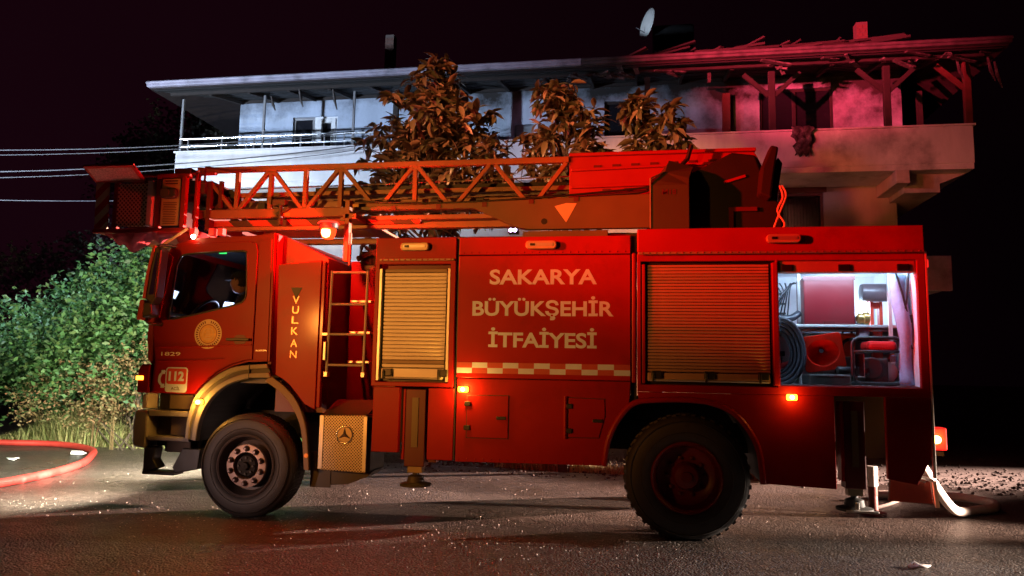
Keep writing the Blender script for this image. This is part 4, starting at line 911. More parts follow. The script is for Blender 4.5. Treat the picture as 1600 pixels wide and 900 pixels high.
obj("cab_headliner", MB().box(-4.70,-3.67,YC+.06,9.18,2.66,2.70), interior_seat, T)
# mirrors
mm_ = obj("mirror", MB().prism([(-4.860,2.10),(-4.835,2.36),(-4.785,2.62),(-4.750,2.64),(-4.710,2.60),(-4.735,2.12),(-4.780,2.04)], 6.62, 6.76), black, T, bevel=.02)
obj("mirror_cover", MB().band([(-4.872,2.10),(-4.847,2.36),(-4.795,2.635)],[(-4.835,2.10),(-4.810,2.36),(-4.762,2.635)],6.605,6.77), mat("mirror_red", (.5,.05,.06), .35), mm_, bevel=.008)
mirror_m = mat("mirror_glass", (.8,.8,.82), .04, 1.0, 0)
obj("mirror_glass", MB().prism([(-4.805,2.14),(-4.775,2.40),(-4.750,2.56),(-4.730,2.56),(-4.750,2.14)],6.612,6.619), mirror_m, mm_)
m2 = obj("mirror", MB().prism([(-4.920,1.90),(-4.900,2.07),(-4.800,2.08),(-4.780,1.93)], 6.64, 6.78), black, T, bevel=.02)
obj("mirror_cover", MB().band([(-4.935,1.89),(-4.912,2.09)],[(-4.880,1.89),(-4.862,2.09)],6.63,6.785), MATS["mirror_red"], m2, bevel=.008)
obj("mirror_arm", MB().tube(smooth_path([(-4.81,6.70,2.64),(-4.78,6.78,2.665),(-4.72,6.9,2.66)],3),.016,6), black, T, smooth='all')
obj("mirror_arm", MB().tube(smooth_path([(-4.88,6.70,1.90),(-4.86,6.74,1.86),(-4.82,6.88,1.86)],3),.018,6), black, T, smooth='all')
obj("roof_rod", MB().tube([(-4.98,6.83,2.668),(-4.74,6.86,2.662)],.014,6).bar((-4.86,6.84,2.67),(-4.62,6.9,2.86),.02,.02), oliveL, T)
obj("pillar_trim", MB().band([(-4.93,1.98),(-4.805,2.62)],[(-4.845,1.92),(-4.735,2.55)],YC-.02,YC-.005), red_cab, T, bevel=.008)
# front corner
obj("corner_fairing", MB().prism([(-4.97,1.48),(-5.0,1.75),(-4.985,1.98),(-4.93,1.98),(-4.915,1.48)], YC+.02, YC+.12), MATS["mirror_red"], T, bevel=.015)
hl = obj("headlamp", MB().prism([(-5.06,1.16),(-5.06,1.38),(-5.03,1.45),(-4.925,1.45),(-4.91,1.16)], YC+.0, YC+.42), red_cab, T, bevel=.02)
obj("lens", MB().box(-5.072,-5.061,YC+.04,YC+.40,1.19,1.37), emit("headlamp_lit", (.95,1.0,.86), 12), hl)
obj("indicator", MB().box(-5.068,-4.99,YC-.006,YC-.0005,1.29,1.33), amber_e, hl)
spot("headlamp_beam", (-5.12,7.15,1.28), (-9.5,7.6,.0), (1.0,.88,.66), 2100, 120, .7, .08)
spot("headlamp_beam", (-5.12,8.95,1.28), (-9.4,11.4,.35), (1.0,.98,.74), 3000, 130, .7, .08)
obj("bumper", MB().prism([(-5.055,.62),(-5.07,.80),(-5.055,.985),(-4.925,.995),(-4.90,.985),(-4.90,.60)], YC-.01, 9.2), grey, T, bevel=.025)
obj("bumper_post", MB().prism([(-4.99,1.0),(-4.985,1.14),(-4.93,1.16),(-4.925,1.0)], YC+.0, YC+.2), mat("pale_plastic", (.5,.45,.5), .5), T, bevel=.015)
st_ = obj("cab_step", MB().box(-4.895,-4.41,YC+.16,YC+.20,.62,1.155), greydark, T)
obj("step_tread", MB().box(-4.895,-4.405,YC-.01,YC+.16,.93,.985), grey, st_, bevel=.01)
obj("step_tread", MB().box(-4.895,-4.43,YC-.01,YC+.16,.685,.73), grey, st_, bevel=.01)
obj("step_back", MB().box(-4.70,-4.42,YC+.08,YC+.159,.735,.925).box(-4.72,-4.45,YC+.06,YC+.159,1.0,1.15).box(-4.72,-4.45,YC+.06,YC+.2,.57,.68), mat("brown_plastic", (.10,.07,.055), .7), st_, bevel=.01)
obj("lower_step", MB().prism([(-4.925,.62),(-4.80,.62),(-4.82,.50),(-4.76,.42),(-4.925,.36)],YC+.0,YC+.14).prism([(-4.57,.37),(-4.60,.43),(-4.50,.62),(-4.30,.62),(-4.32,.42)],YC+.0,YC+.5).box(-4.925,-4.57,YC-.01,YC+.16,.35,.385), black, T, bevel=.01)
obj("underbody", MB().box(-4.9,-4.35,YC+.3,9.0,.55,1.27), matte_black, T)
# front fender
fo_ = smooth_path([(-4.455,.72),(-4.445,.90),(-4.385,1.12),(-4.25,1.28),(-4.05,1.41),(-3.87,1.455),(-3.62,1.475)],4)
fi_ = smooth_path([(-4.33,.70),(-4.31,.88),(-4.22,1.09),(-4.04,1.255),(-3.83,1.325),(-3.70,1.335),(-3.57,1.338)],4)
def lerp_path(a,b,t): return [(p[0]+(q[0]-p[0])*t, p[1]+(q[1]-p[1])*t) for p,q in zip(a,b)]
fend = obj("front_fender", MB().band(fo_, lerp_path(fo_,fi_,.33), YC-.045, YC+.03), grey, T, smooth=True, bevel=.008)
obj("fender_groove", MB().band(lerp_path(fo_,fi_,.33), lerp_path(fo_,fi_,.62), YC-.025, YC+.03), greydark, fend, smooth=True)
obj("fender_lip", MB().band(lerp_path(fo_,fi_,.62), fi_, YC-.05, YC+.03), grey, fend, smooth=True, bevel=.008)
obj("fender_seam", MB().box(-3.805,-3.798,YC-.053,YC-.02,1.32,1.47), black, fend)
ro_ = smooth_path([(-3.58,1.36),(-3.42,1.25),(-3.28,1.10),(-3.18,.85),(-3.13,.46)],5)
ri_ = smooth_path([(-3.64,1.305),(-3.47,1.20),(-3.34,1.06),(-3.235,.84),(-3.185,.46)],5)
rmud = obj("rear_mudguard", MB().band(ro_, ri_, YC-.03, YC+.02), mat("brown_grey_plastic", (.22,.15,.10), .6), T, smooth=True, bevel=.008)
well = MB(); wp = fi_+ri_
for a,b in list(zip(fi_,fi_[1:]))+list(zip(ri_,ri_[1:])): well.add([(a[0],YC+.02,a[1]),(b[0],YC+.02,b[1]),(b[0],YC+.9,b[1]),(a[0],YC+.9,a[1])],[(0,1,2,3)])
well.box(-4.4,-3.1,YC+.9,YC+.92,.75,1.4).box(-3.70,-3.50,YC-.01,YC+.9,1.34,1.36)
obj("wheel_well", well, matte_black, T)
obj("reflector", MB().lathe([(.001,-.01),(.02,-.008),(.022,.0)],(-3.165,YC-.031,.60),'Y',12), amber_e if False else emit("orange_reflector_glow",(1,.2,.02),.5), rmud)  # no lamp; faint emission stands in for light it reflects
marker(-4.31,YC-.05,1.085,.045,power=10)
# battery cover
bc = MB().prism([(-3.03,.47),(-3.035,.99),(-2.575,1.0),(-2.565,.455)], 6.86, 6.88)
bco = obj("battery_cover", bc, perf, T, bevel=.01)
obj("cover_edge", MB().box(-3.045,-3.0,6.852,6.8595,.48,.99).box(-2.60,-2.56,6.852,6.8595,.47,.99), alu, bco, bevel=.006)
obj("cover_top", MB().add([(-3.035,6.88,.99),(-2.575,6.88,1.0),(-2.575,7.25,1.13),(-3.035,7.25,1.13)],[(0,1,2,3)]).box(-3.03,-2.57,7.0,7.4,.45,.98), greydark, bco)
star = ring(-2.785,.81,.075,.087,6.853)
star.v = [(x,6.857,z) for x,y,z in star.v]
em2 = obj("star_emblem", MB().tube([(-2.785+.08*math.cos(a),6.855,.81+.08*math.sin(a)) for a in [2*math.pi*k/32 for k in range(32)]],.007,6,closed=True), chrome, bco, smooth='all')
sp = MB(); sp.lathe([(.001,-.003),(.072,-.003)],(-2.785,6.859,.81),'Y',32)
obj("emblem_disc", sp, mat("emblem_backing", (.34,.27,.19), .4, .4), em2, uncheck=True)
s3 = MB(); c0 = Vector((-2.785,6.848,.81))
for k in range(3):
    a = R(90+120*k); tip = Vector((-2.785+.074*math.cos(a),6.853,.81+.074*math.sin(a)))
    l_ = Vector((-2.785+.018*math.cos(a+1.05),6.854,.81+.018*math.sin(a+1.05))); r_ = Vector((-2.785+.018*math.cos(a-1.05),6.854,.81+.018*math.sin(a-1.05)))
    s3.add([c0,l_,tip,r_],[(0,1,2),(0,2,3)])
obj("star", s3, chrome, em2, uncheck=True)
obj("mud_flap", MB().box(-3.19,-2.98,7.02,7.04,.28,.62).prism([(-3.10,.30),(-3.10,.45),(-2.55,.455),(-2.60,.40),(-2.8,.32)],7.03,7.3), greydark, T)
# wheels
def wheel(x, r, y, w, lugs, rim_r, front, side=-1):
    e = empty("wheel", (x, y, 0), T); cz = r-.004; s = -side    # s=+1: outer face towards smaller y
    def Y(t): return y+s*t
    prof = [(rim_r,.035),(rim_r+.02,.012),(r*.70,.0),(r*.86,.004),(r*.94,.022),(r*.985,.05),(r,.085),(r,w-.06),(r*.96,w-.02),(rim_r,w)]
    ty = MB().lathe([(a, s*b) for a,b in prof], (x,y,cz), 'Y', 72)
    for q in (.72,.90): ty.lathe([(r*q-.006,s*.004),(r*q,-s*.004),(r*q+.006,s*.004)], (x,y,cz), 'Y', 60)
    n = lugs
    if front: n = 96
    for k in range(n):
        a = 2*math.pi*k/n; a2 = a+2*math.pi/n*.52
        for (t0,t1,sh) in ((.075,.125,0),(.14,w-.13,.5),(w-.11,w-.06,0)) if front else ((.05,.13,0),(w-.13,w-.05,.5)):
            b0 = a+sh*2*math.pi/n; b1 = a2+sh*2*math.pi/n; ro = r+.005 if front else r+.011; ri = r-.02
            def P(rad, an, t): return (x+rad*math.cos(an), Y(t), cz+rad*math.sin(an))
            ty.add([P(ri,b0,t0),P(ri,b1,t0),P(ri,b1,t1),P(ri,b0,t1),P(ro,b0+.01,t0+.008),P(ro,b1-.01,t0+.008),P(ro,b1-.01,t1-.008),P(ro,b0+.01,t1-.008)],
                   [(4,5,6,7),(0,1,5,4),(1,2,6,5),(2,3,7,6),(3,0,4,7)])
    obj("tyre", ty, rubber, e, smooth=True)
    if front:
        obj("rim", MB().lathe([(rim_r+.012,s*.012),(rim_r,s*.004),(rim_r-.012,s*.012),(rim_r-.02,s*.06),(rim_r-.05,s*.13),(.21,s*.14),(.20,s*.05)], (x,y,cz), 'Y', 56), greyrim, e, smooth=True)
        obj("hub_ring", MB().lathe([(.205,s*.06),(.203,s*.03),(.195,s*.026),(.132,s*.022),(.127,s*.03),(.127,s*.12)], (x,y,cz), 'Y', 48), hubm, e, smooth=True)
        obj("hub", MB().lathe([(.127,s*.11),(.10,s*.06),(.095,s*.03),(.04,s*.02),(.035,-s*.01),(.001,-s*.015)], (x,y,cz), 'Y', 32), matte_black, e, smooth=True)
        nut = None
        for k in range(10):
            a = 2*math.pi*(k+.5)/10; cx_, cz_ = x+.165*math.cos(a), cz+.165*math.sin(a)
            if nut is None: nut = obj("nut", MB().lathe([(.030,s*.024),(.030,s*.018),(.021,s*.012),(.019,-s*.012),(.012,-s*.018),(.001,-s*.018)],(cx_,y,cz_),'Y',10), nutm, e); n0 = (cx_,cz_)
            else: copy(nut,(cx_-n0[0],0,cz_-n0[1]))
        for k in range(8):
            a = 2*math.pi*k/8; obj("hub_bolt", MB().lathe([(.011,s*.03),(.011,s*.012),(.001,s*.012)],(x+.075*math.cos(a),y,cz+.075*math.sin(a)),'Y',8), greydark, e)
    else:
        obj("rim", MB().lathe([(rim_r+.014,s*.014),(rim_r,-s*.004),(rim_r-.015,s*.012),(rim_r-.03,s*.06),(rim_r-.045,s*.15),(.20,s*.19),(.11,s*.19)], (x,y,cz), 'Y', 56), redrim, e, smooth=True)
        obj("hub", MB().lathe([(.125,s*.19),(.12,s*.10),(.10,s*.07),(.05,s*.06),(.045,s*.03),(.001,s*.028)], (x,y,cz), 'Y', 32), redrim, e, smooth=True)
        for k in range(10):
            a = 2*math.pi*k/10; obj("nut", MB().lathe([(.018,s*.19),(.018,s*.165),(.001,s*.16)],(x+.165*math.cos(a),y,cz+.165*math.sin(a)),'Y',8), darkred, e)
    return e
greyrim = mat("dark_rim_steel", (.10,.085,.08), .4, .4); hubm = mat("hub_pink_grey", (.52,.40,.36), .5, .2, .1, 9, .05, 50, .3, (.25,.16,.13))
nutm = mat("wheel_nut_steel", (.16,.12,.11), .35, .6); redrim = mat("red_rim_paint", (.17,.010,.008), .40, 0, .2, 6, .05, 40, .5, (.04,.012,.01))
wheel(-3.74,.495,6.74,.34,60,.29,True); wheel(-3.74,.495,9.30,.34,60,.29,True,1)
wheel(.42,.545,6.80,.29,40,.30,False); wheel(.42,.545,9.30,.29,40,.30,False,1)
for y in (7.13,8.68):
    i_ = MB().lathe([(.30,.0),(.44,.0),(.52,.04),(.541,.08),(.541,.22),(.52,.26),(.30,.28)],(.42,y,.541),'Y',48)
    e = empty("wheel",(.42,y,0),T); obj("tyre", i_, rubber, e, smooth=True)

# --- ladder, boom, turntable
YN, YF = 7.45, 8.65
topn = [-4.01,-3.19,-2.35,-1.51,-.70]; botn = [-4.41,-3.60,-2.76,-1.93,-1.09]
def ladder_side(y, s):
    sd = obj("ladder_truss", MB().box(-4.90,-.70,y-.03,y+.03,3.60,3.665), truss, T, bevel=.01)
    obj("bottom_chord", MB().box(-4.93,-3.08,y-.035,y+.035,3.075,3.175).box(-3.08,-.7,y-.028,y+.03,3.165,3.215), truss, sd, bevel=.008)
    pairs = []
    for i in range(5):
        pairs.append((topn[i]+.03,botn[i+1]-.03) if i < 4 else None); pairs.append((topn[i]-.03,botn[i]+.03))
    for pr in pairs:
        if pr: obj("diagonal", MB().bar((pr[0],y,3.60),(pr[1],y,3.17),.045,.05,(0,1,0)), truss, sd, bevel=.006)
    obj("diagonal", MB().bar((-4.74,y,3.5),(-4.44,y,3.17),.045,.05,(0,1,0)), truss, sd, bevel=.006)
    for x in (-4.41,-4.01,-3.60,-3.19,-2.35): obj("upright", MB().box(x-.025,x+.025,y-.022,y+.028,3.17,3.605), truss, sd, bevel=.006)
    return sd
ladder_side(YN,1); ladder_side(YF,-1)
il = obj("inner_ladder", MB().box(-4.7,.3,7.62,7.67,3.36,3.41).box(-4.7,.3,8.43,8.48,3.36,3.41).box(-4.8,.3,7.60,7.66,3.22,3.29).box(-4.8,.3,8.44,8.5,3.22,3.29).box(-4.6,.2,7.74,7.78,3.30,3.345).box(-4.6,.2,8.32,8.36,3.30,3.345), truss2, T, bevel=.006)
rr_ = obj("rung", MB().tube([(-4.6,7.66,3.26),(-4.6,8.44,3.26)],.018,8), truss2, il)
for i in range(1,16): copy(rr_,(.3*i,0,0))
obj("under_beam", MB().box(-4.85,-1.2,7.55,7.63,2.96,3.03).box(-4.85,-1.2,8.47,8.55,2.96,3.03).box(-3.2,-.9,7.48,7.56,3.04,3.09), truss2, T, bevel=.006)
hz = obj("hazard_beam", MB().box(-4.75,-2.3,7.50,7.545,3.0,3.065), stripes_mat("hazard_dark", (.05,.01,.01), (.5,.03,.02), .42, .9), T)
obj("hydraulic_line", MB().tube(smooth_path([(-3.0,7.40,3.23),(-2,7.39,3.19),(-.9,7.38,3.23),(-.2,7.39,3.28),(.15,7.38,3.31)],5),.012,6).tube(smooth_path([(-.7,7.40,3.22),(0.,7.40,3.25),(.2,7.4,3.34)],4),.010,6), black, T, smooth='all')
obj("cable_tray", MB().box(-4.3,-.6,7.9,8.0,3.38,3.43).tube([(-4.2,8.1,3.44),(-.5,8.1,3.44)],.03,6).tube([(-4.2,8.2,3.42),(-.5,8.22,3.44)],.025,6), mat("cable_pale", (.42,.36,.36), .5), T)
for i in range(7):
    x = -4.2+i*.5; obj("guide_block", MB().box(x,x+.09,7.52,7.60,3.19,3.27), greydark, T, bevel=.008)
for i in range(5):
    x = -3.85+i*.82; obj("warning_plate", MB().box(x,x+.10,7.412,7.4145,3.085,3.125) if i == 0 else MB().box(x,x+.07,7.418,7.4205,3.172,3.205), mat("plate_yellow%d" % i, (.5,.3,.06), .5), T)
obj("pulley", MB().lathe([(.02,-.03),(.07,-.03),(.06,0),(.07,.03),(.02,.03)],(-4.55,7.55,3.36),'Y',20), greydark, T, smooth=True)
obj("steel_cable", MB().tube([(-4.55,7.55,3.43),(-2.5,7.56,3.46),(.2,7.56,3.50)],.008,5), metalgrey, T)
obj("steel_cable", MB().tube([(-4.55,7.55,3.29),(-2.5,7.56,3.30),(.2,7.56,3.33)],.008,5), metalgrey, T)
obj("hose_chain", MB().box(-3.6,-.75,7.7,7.78,3.43,3.47), black, T)
obj("clamp", MB().box(-3.95,-3.80,7.38,7.46,3.20,3.27).box(-3.86,-3.83,7.36,7.42,2.98,3.2).bar((-3.9,7.4,3.1),(-3.75,7.4,3.18),.04,.04), greydark, T, bevel=.006)
# red boom plate
bp_ = [(-.70,3.215),(-.70,3.665),(1.12,3.70),(1.14,3.66),(1.25,3.42),(1.20,3.22)]
bpl = obj("boom_plate", MB().prism(bp_, YN-.005, YN+.03), boomred, T, bevel=.006)
obj("boom_flange", MB().box(-.70,1.15,YN-.05,YN-.0055,3.655,3.69), boomred, bpl, bevel=.006)
obj("boom_rib", MB().bar((-.68,YN-.02,3.515),(1.05,YN-.02,3.555),.03,.028), boomred, bpl, bevel=.006)
obj("boom_rib", MB().bar((-.68,YN-.02,3.335),(1.1,YN-.02,3.365),.03,.028), boomred, bpl, bevel=.006)
for i in range(9): obj("boom_slot", MB().box(-.45+i*.19,-.37+i*.19,YN-.012,YN-.0055,3.53+i*.0045,3.565+i*.0045), darkred, bpl)
for i in range(6): obj("boom_slot", MB().box(-.36+i*.22,-.28+i*.22,YN-.012,YN-.0055,3.285+i*.004,3.315+i*.004), darkred, bpl)
# grey boom arm
ba = [(-3.03,3.125),(-2.99,3.16),(-1.66,3.185),(-.7,3.215),(.12,3.235),(.12,2.89),(-1.14,2.89),(-1.26,2.925),(-1.68,3.12)]
bo = obj("boom_arm", MB().prism(ba, 7.36, 7.43), olive, T, bevel=.006)
for x, z in ((-2.55,3.145),(-2.06,3.15),(-1.57,3.16),(-1.08,3.18),(-.62,3.195)): obj("bolt_plate", MB().box(x-.025,x+.025,7.352,7.3595,z-.025,z+.022), darkred, bo)
obj("fan_mark", MB().prism([(-.84,3.125),(-.72,3.155),(-.615,3.15),(-.72,2.955)],7.357,7.3595), oliveL, bo)
obj("arm_hole", MB().lathe([(.001,0),(.03,0),(.032,.003)],(-.945,7.3565,2.97),'Y',20), black, bo)
obj("turntable", MB().lathe([(.5,0),(.52,.02),(.52,.14),(.5,.16),(.001,.16)],(-.2,8.05,2.72),'Z',40).box(-1.15,-.3,7.3,7.8,2.78,2.86), olive, T, smooth=True)
# cabinet
A,B,C_,D,E_,F_,G_,H_ = (.115,7.0,3.225),(.47,7.0,3.225),(.12,7.03,3.29),(.255,7.12,3.385),(.475,7.04,3.30),(.30,7.28,3.545),(.535,7.28,3.475),(.505,7.13,3.395)
cb = MB().add([(.115,7.0,2.80),(.47,7.0,2.80),A,B,C_,D,E_,F_,G_,H_,(.115,7.33,2.80),(.47,7.33,2.80),(.115,7.33,3.3),(.30,7.33,3.545),(.535,7.33,3.475),(.49,7.33,3.3)],
  [(0,1,3,2),(2,3,6,5,4),(5,6,9),(5,9,8,7),(0,2,4,12,10),(4,5,7,13,12),(1,11,15,6,3),(6,15,14,8,9),(7,8,14,13),(10,12,13,14,15,11),(0,10,11,1)])
cbo = obj("control_cabinet", cb, boxpaint, T)
obj("cabinet_edge", MB().bar((.113,6.996,2.81),(.113,6.996,3.29),.012,.012).bar((.113,6.996,3.29),(.25,7.11,3.385),.012,.012), alu, cbo)
text("M18",.225,.355,3.135,.05,6.998,darkred,T,.012)
obj("turntable_console", MB().prism([(.5,2.80),(.5,3.40),(.9,3.60),(1.12,3.57),(1.22,3.25),(1.36,3.05),(1.36,2.80)],7.25,7.40).box(.45,1.3,7.5,8.6,2.79,3.2), matte_black, T, bevel=.02)
obj("console_grip", MB().bar((.82,7.24,3.30),(1.02,7.24,3.36),.015,.025), boomred, T)
obj("console_bracket", MB().box(.86,.90,7.22,7.25,2.8,3.05).box(.90,1.12,7.22,7.25,3.01,3.05), darkred, T)
obj("console_seat", MB().prism([(1.12,3.15),(1.15,3.40),(1.24,3.62),(1.31,3.60),(1.27,3.38),(1.23,3.10)],7.1,7.3), interior_seat, T, bevel=.02)
obj("seat_frame", MB().prism([(1.24,2.85),(1.26,3.4),(1.34,3.56),(1.38,3.50),(1.33,3.2),(1.33,2.85)],7.32,7.5), matte_black, T, bevel=.01)
obj("loose_strap", MB().tube(smooth_path([(1.31,7.1,3.22),(1.33,7.08,3.1),(1.28,7.08,2.98),(1.34,7.08,2.86),(1.33,7.1,2.82)],5),.010,6).tube(smooth_path([(1.33,7.1,3.22),(1.36,7.08,3.12),(1.30,7.08,2.96),(1.24,7.1,2.80)],5),.010,6), hosewhite, T, smooth='all')
obj("aerial_stub", MB().tube([(.42,7.3,3.50),(.48,7.3,3.56),(.52,7.3,3.70)],.022,8), black, T)
# ladder rest and beacon
obj("ladder_rest", MB().box(-3.03,-2.975,7.2,7.28,2.55,3.20).box(-2.96,-2.94,7.18,7.22,2.5,2.85).box(-3.05,-2.9,7.2,8.9,3.0,3.06), truss, T, bevel=.008)
bcn = obj("beacon", MB().lathe([(.095,.0),(.10,.02),(.10,.05),(.075,.055),(.07,.0)],(-3.12,7.02,2.86),'Z',28), black, T, smooth=True)
obj("lens", MB().lathe([(.078,.0),(.076,-.05),(.055,-.10),(.001,-.115)],(-3.12,7.02,2.86),'Z',28), beacon_e, bcn, smooth='all')
obj("bulb", MB().lathe([(.001,-.105),(.035,-.09),(.050,-.05),(.045,-.02),(.001,-.01)],(-3.12,6.965,2.86),"Z",20), beacore_e, bcn, smooth="all")
obj("beacon_cap", MB().lathe([(.001,.075),(.09,.07),(.11,.052)],(-3.12,7.02,2.86),'Z',28), beaconred_e, bcn, smooth=True)
point("beacon_glow", (-3.12,6.86,2.78), (1.0,.012,.005), 170, .05)
rl_ = obj("work_lamp", MB().box(-1.30,-1.20,7.26,7.35,2.835,2.90), black, T, bevel=.008)
for x in (-1.272,-1.227): obj("bulb", MB().lathe([(.001,-.012),(.014,-.008),(.018,.0)],(x,7.259,2.865),'Y',14), purple_e, rl_)
pl = obj("roof_marker", MB().lathe([(.001,-.03),(.02,-.02),(.025,.0)],(-4.52,6.86,2.765),'Y',12), emit("warm_marker_lit",(1,.75,.45),30), T)
point("roof_marker_glow", (-4.52,6.78,2.765), (1,.45,.15), .5, .03)
for x in (-4.62,-4.40,-4.30): obj("roof_reflector", MB().box(x-.035,x+.03,6.98,7.05,2.80,2.88), reddim_e, T, bevel=.008)
# rescue cage
cg = obj("rescue_cage", MB().box(-5.97,-4.78,7.18,7.24,2.885,2.93).box(-5.97,-4.78,8.80,8.86,2.885,2.93).box(-5.97,-4.78,7.24,8.80,2.895,2.92).box(-5.73,-5.665,7.17,7.22,2.93,3.45).box(-5.22,-5.165,7.18,7.24,2.93,3.48).box(-4.905,-4.85,7.16,7.22,2.93,3.50)
    .box(-5.22,-4.82,7.17,7.23,3.48,3.53).box(-4.84,-4.80,7.3,7.36,2.93,3.6).box(-5.5,-4.6,7.3,7.35,3.545,3.575).box(-5.95,-5.91,8.78,8.84,2.93,3.5).box(-5.3,-5.26,8.78,8.84,2.93,3.5).box(-5.95,-4.85,8.79,8.83,3.47,3.52), cagered, T, bevel=.008)
obj("hazard_panel", MB().prism([(-5.955,2.935),(-5.975,3.455),(-5.815,3.455),(-5.80,2.935)],7.19,7.21), hazard, cg)
obj("mesh_panel", MB().prism(rrect(-5.66,-5.30,2.945,3.425,.02),7.15,7.165), meshp, cg)
obj("mesh_edge", MB().box(-5.298,-5.235,7.14,7.25,2.945,3.45), mat("mesh_edge_pale", (.55,.50,.58), .45), cg, bevel=.008)
sp_ = obj("sign_panel", MB().prism(rrect(-5.135,-4.92,2.95,3.47,.015),7.165,7.175), mat("sign_yellow", (.66,.46,.20), .5), cg)
ln = MB(); rg = random.Random(4)
for k in range(13):
    z = 3.20-k*.019; ln.add([(-5.115+.02*rg.random(),7.1635,z),(-4.94-.03*rg.random(),7.1635,z),(-4.945-.02*rg.random(),7.1635,z+.007),(-5.11,7.1635,z+.007)],[(0,1,2,3)])
for z in (3.44,3.41): ln.add([(-5.10,7.1635,z),(-4.95,7.1635,z),(-4.95,7.1635,z+.012),(-5.10,7.1635,z+.012)],[(0,1,2,3)])
obj("sign_lines", ln, darkred, sp_, uncheck=True)
obj("cage_lamp", MB().prism(rrect(-5.125,-4.925,3.24,3.36,.05),7.09,7.164), greydark, cg, bevel=.02)
obj("cage_lamp_lens", MB().prism(rrect(-5.105,-4.995,3.255,3.345,.04),7.082,7.0895), MATS["boom_grey_paint"], cg)
lid = MB(); a_,b_,c2,d_ = Vector((-5.99,7.2,3.455)),Vector((-5.375,7.2,3.455)),Vector((-5.375,6.98,3.585)),Vector((-5.99,6.98,3.585)); nn = Vector((0,.51,.86))*.03
lid.add([a_,b_,c2,d_,a_+nn,b_+nn,c2+nn,d_+nn],[(0,1,2,3),(7,6,5,4),(0,4,5,1),(1,5,6,2),(2,6,7,3),(3,7,4,0)])
lo = obj("cage_lid", lid, cagered, cg, bevel=.006)
li2 = MB(); q0 = (b_-a_); q1 = (d_-a_); n2 = -nn*.06
li2.add([a_+q0*u+q1*v+n2 for u,v in ((.06,.14),(.94,.14),(.94,.86),(.06,.86))],[(0,1,2,3)])
obj("lid_mesh", li2, mat("lid_grip", (.55,.42,.42), .8, 0, .4, 60, .4, 120), lo)
obj("cage_seat", MB().box(-5.45,-5.0,7.5,8.2,3.3,3.6).box(-5.8,-5.6,7.5,8.5,3.0,3.62), darkred, cg, bevel=.03)
obj("cage_controls", MB().box(-5.1,-4.9,7.3,7.5,3.56,3.63).box(-5.0,-4.75,7.35,8.6,3.35,3.5), greydark, cg, bevel=.01)
obj("guard_hoop", MB().tube([(-4.72,7.3,3.45),(-4.72,7.3,3.63),(-4.40,7.3,3.58),(-4.2,7.35,3.60)],.014,6), darkred, cg)
obj("cage_mount", MB().bar((-4.82,7.5,3.1),(-4.5,7.5,3.3),.06,.08).bar((-4.82,8.5,3.1),(-4.5,8.5,3.3),.06,.08).box(-4.75,-4.7,7.4,8.7,2.95,3.5).box(-4.62,-4.58,7.42,7.46,3.2,3.5), darkred, cg)
# tarpaulin bundle hanging beneath the cage
tp = MB(); nx, ny = 26, 10
for j in range(ny+1):
    for i in range(nx+1):
        u = i/nx; v = j/ny; x = -5.82+1.18*u; ang = math.pi*(.02+.96*v)
        dep = (.075+.05*math.sin(u*9.0)+.035*math.sin(u*23+v*5)+.02*math.sin(u*47+v*9))*(1 if .05<u<.97 else .4)
        tp.v.append((x+.02*math.sin(v*7+u*12), 7.35-.17*math.cos(ang)+.015*math.sin(u*31), 2.883-dep*math.sin(ang)*1.15))
for j in range(ny):
    for i in range(nx): a = j*(nx+1)+i; tp.f.append((a,a+1,a+nx+2,a+nx+1))
tpo = obj("tarpaulin", tp, cloth, None, smooth='all'); tag(tpo, "crumpled dark red tarpaulin slung beneath the rescue cage", "tarpaulin")
# rear tailboard
tbd = obj("tailboard", MB().prism([(2.30,.31),(2.33,.615),(2.66,.50),(2.68,.30)],7.55,7.60), mat("rust_red_paint", (.30,.05,.025), .6, 0, .25, 5), T, bevel=.006)
obj("tailboard_edge", MB().bar((2.33,7.54,.62),(2.68,7.54,.51),.03,.03).bar((2.69,7.54,.51),(2.71,7.54,.27),.03,.03).bar((2.31,7.5,.60),(2.60,7.5,.50),.02,.02), white, tbd)
obj("tailboard_chain", MB().bar((2.40,7.56,.63),(2.55,7.56,.80),.012,.012), alu, tbd)

# ------------------------------------------------------------------ things in the locker
cone = empty("traffic_cone", (1.66,7.05,1.376)); tag(cone, "red traffic cone lying tilted with its square base facing out of the lit locker", "traffic cone")
bs = plate("base", rrect(-.175,.175,-.165,.165,.035), [[(.135*math.cos(a),.118*math.sin(a)) for a in [2*math.pi*k/28 for k in range(28)]]], 0, .022, conered, None, bevel=.006)
bs['label'] = "square base with round opening"
cn = obj("cone_body", MB().lathe([(.136,.010),(.128,.03),(.03,.30),(.026,.305),(.020,.30),(.118,.035),(.132,.012)],(0,0,0),'Y',28), conered, None, smooth=True)
for o_ in (bs,cn):
    w = WP[o_.name].copy(); o_.parent = cone
    m = Matrix.Translation(Vector((1.655,7.12,1.665))-Vector((1.66,7.05,1.376))) @ Matrix.Rotation(R(-10),4,'Z') @ Matrix.Rotation(R(5),4,'X') @ Matrix.Rotation(R(-9),4,'Y')
    o_.matrix_local = m @ Matrix.Translation(w)
gen = empty("generator", (2.10,7.2,1.376)); tag(gen, "portable generator in a black tubular frame on the locker floor", "generator")
fr = MB()
for y in (7.05,7.38):
    p_ = [(x,y,z) for x,z in rrect(1.885,2.305,1.395,1.80,.07,4)]; fr.tube(p_, .016, 8, closed=True)
for x,z in ((1.885,1.5),(2.305,1.5),(1.95,1.80),(2.24,1.80)): fr.tube([(x,7.05,z),(x,7.38,z)],.013,6)
fr.tube([(1.885,7.05,1.68),(2.305,7.05,1.68)],.012,6)
obj("frame", fr, black, gen, smooth='all')
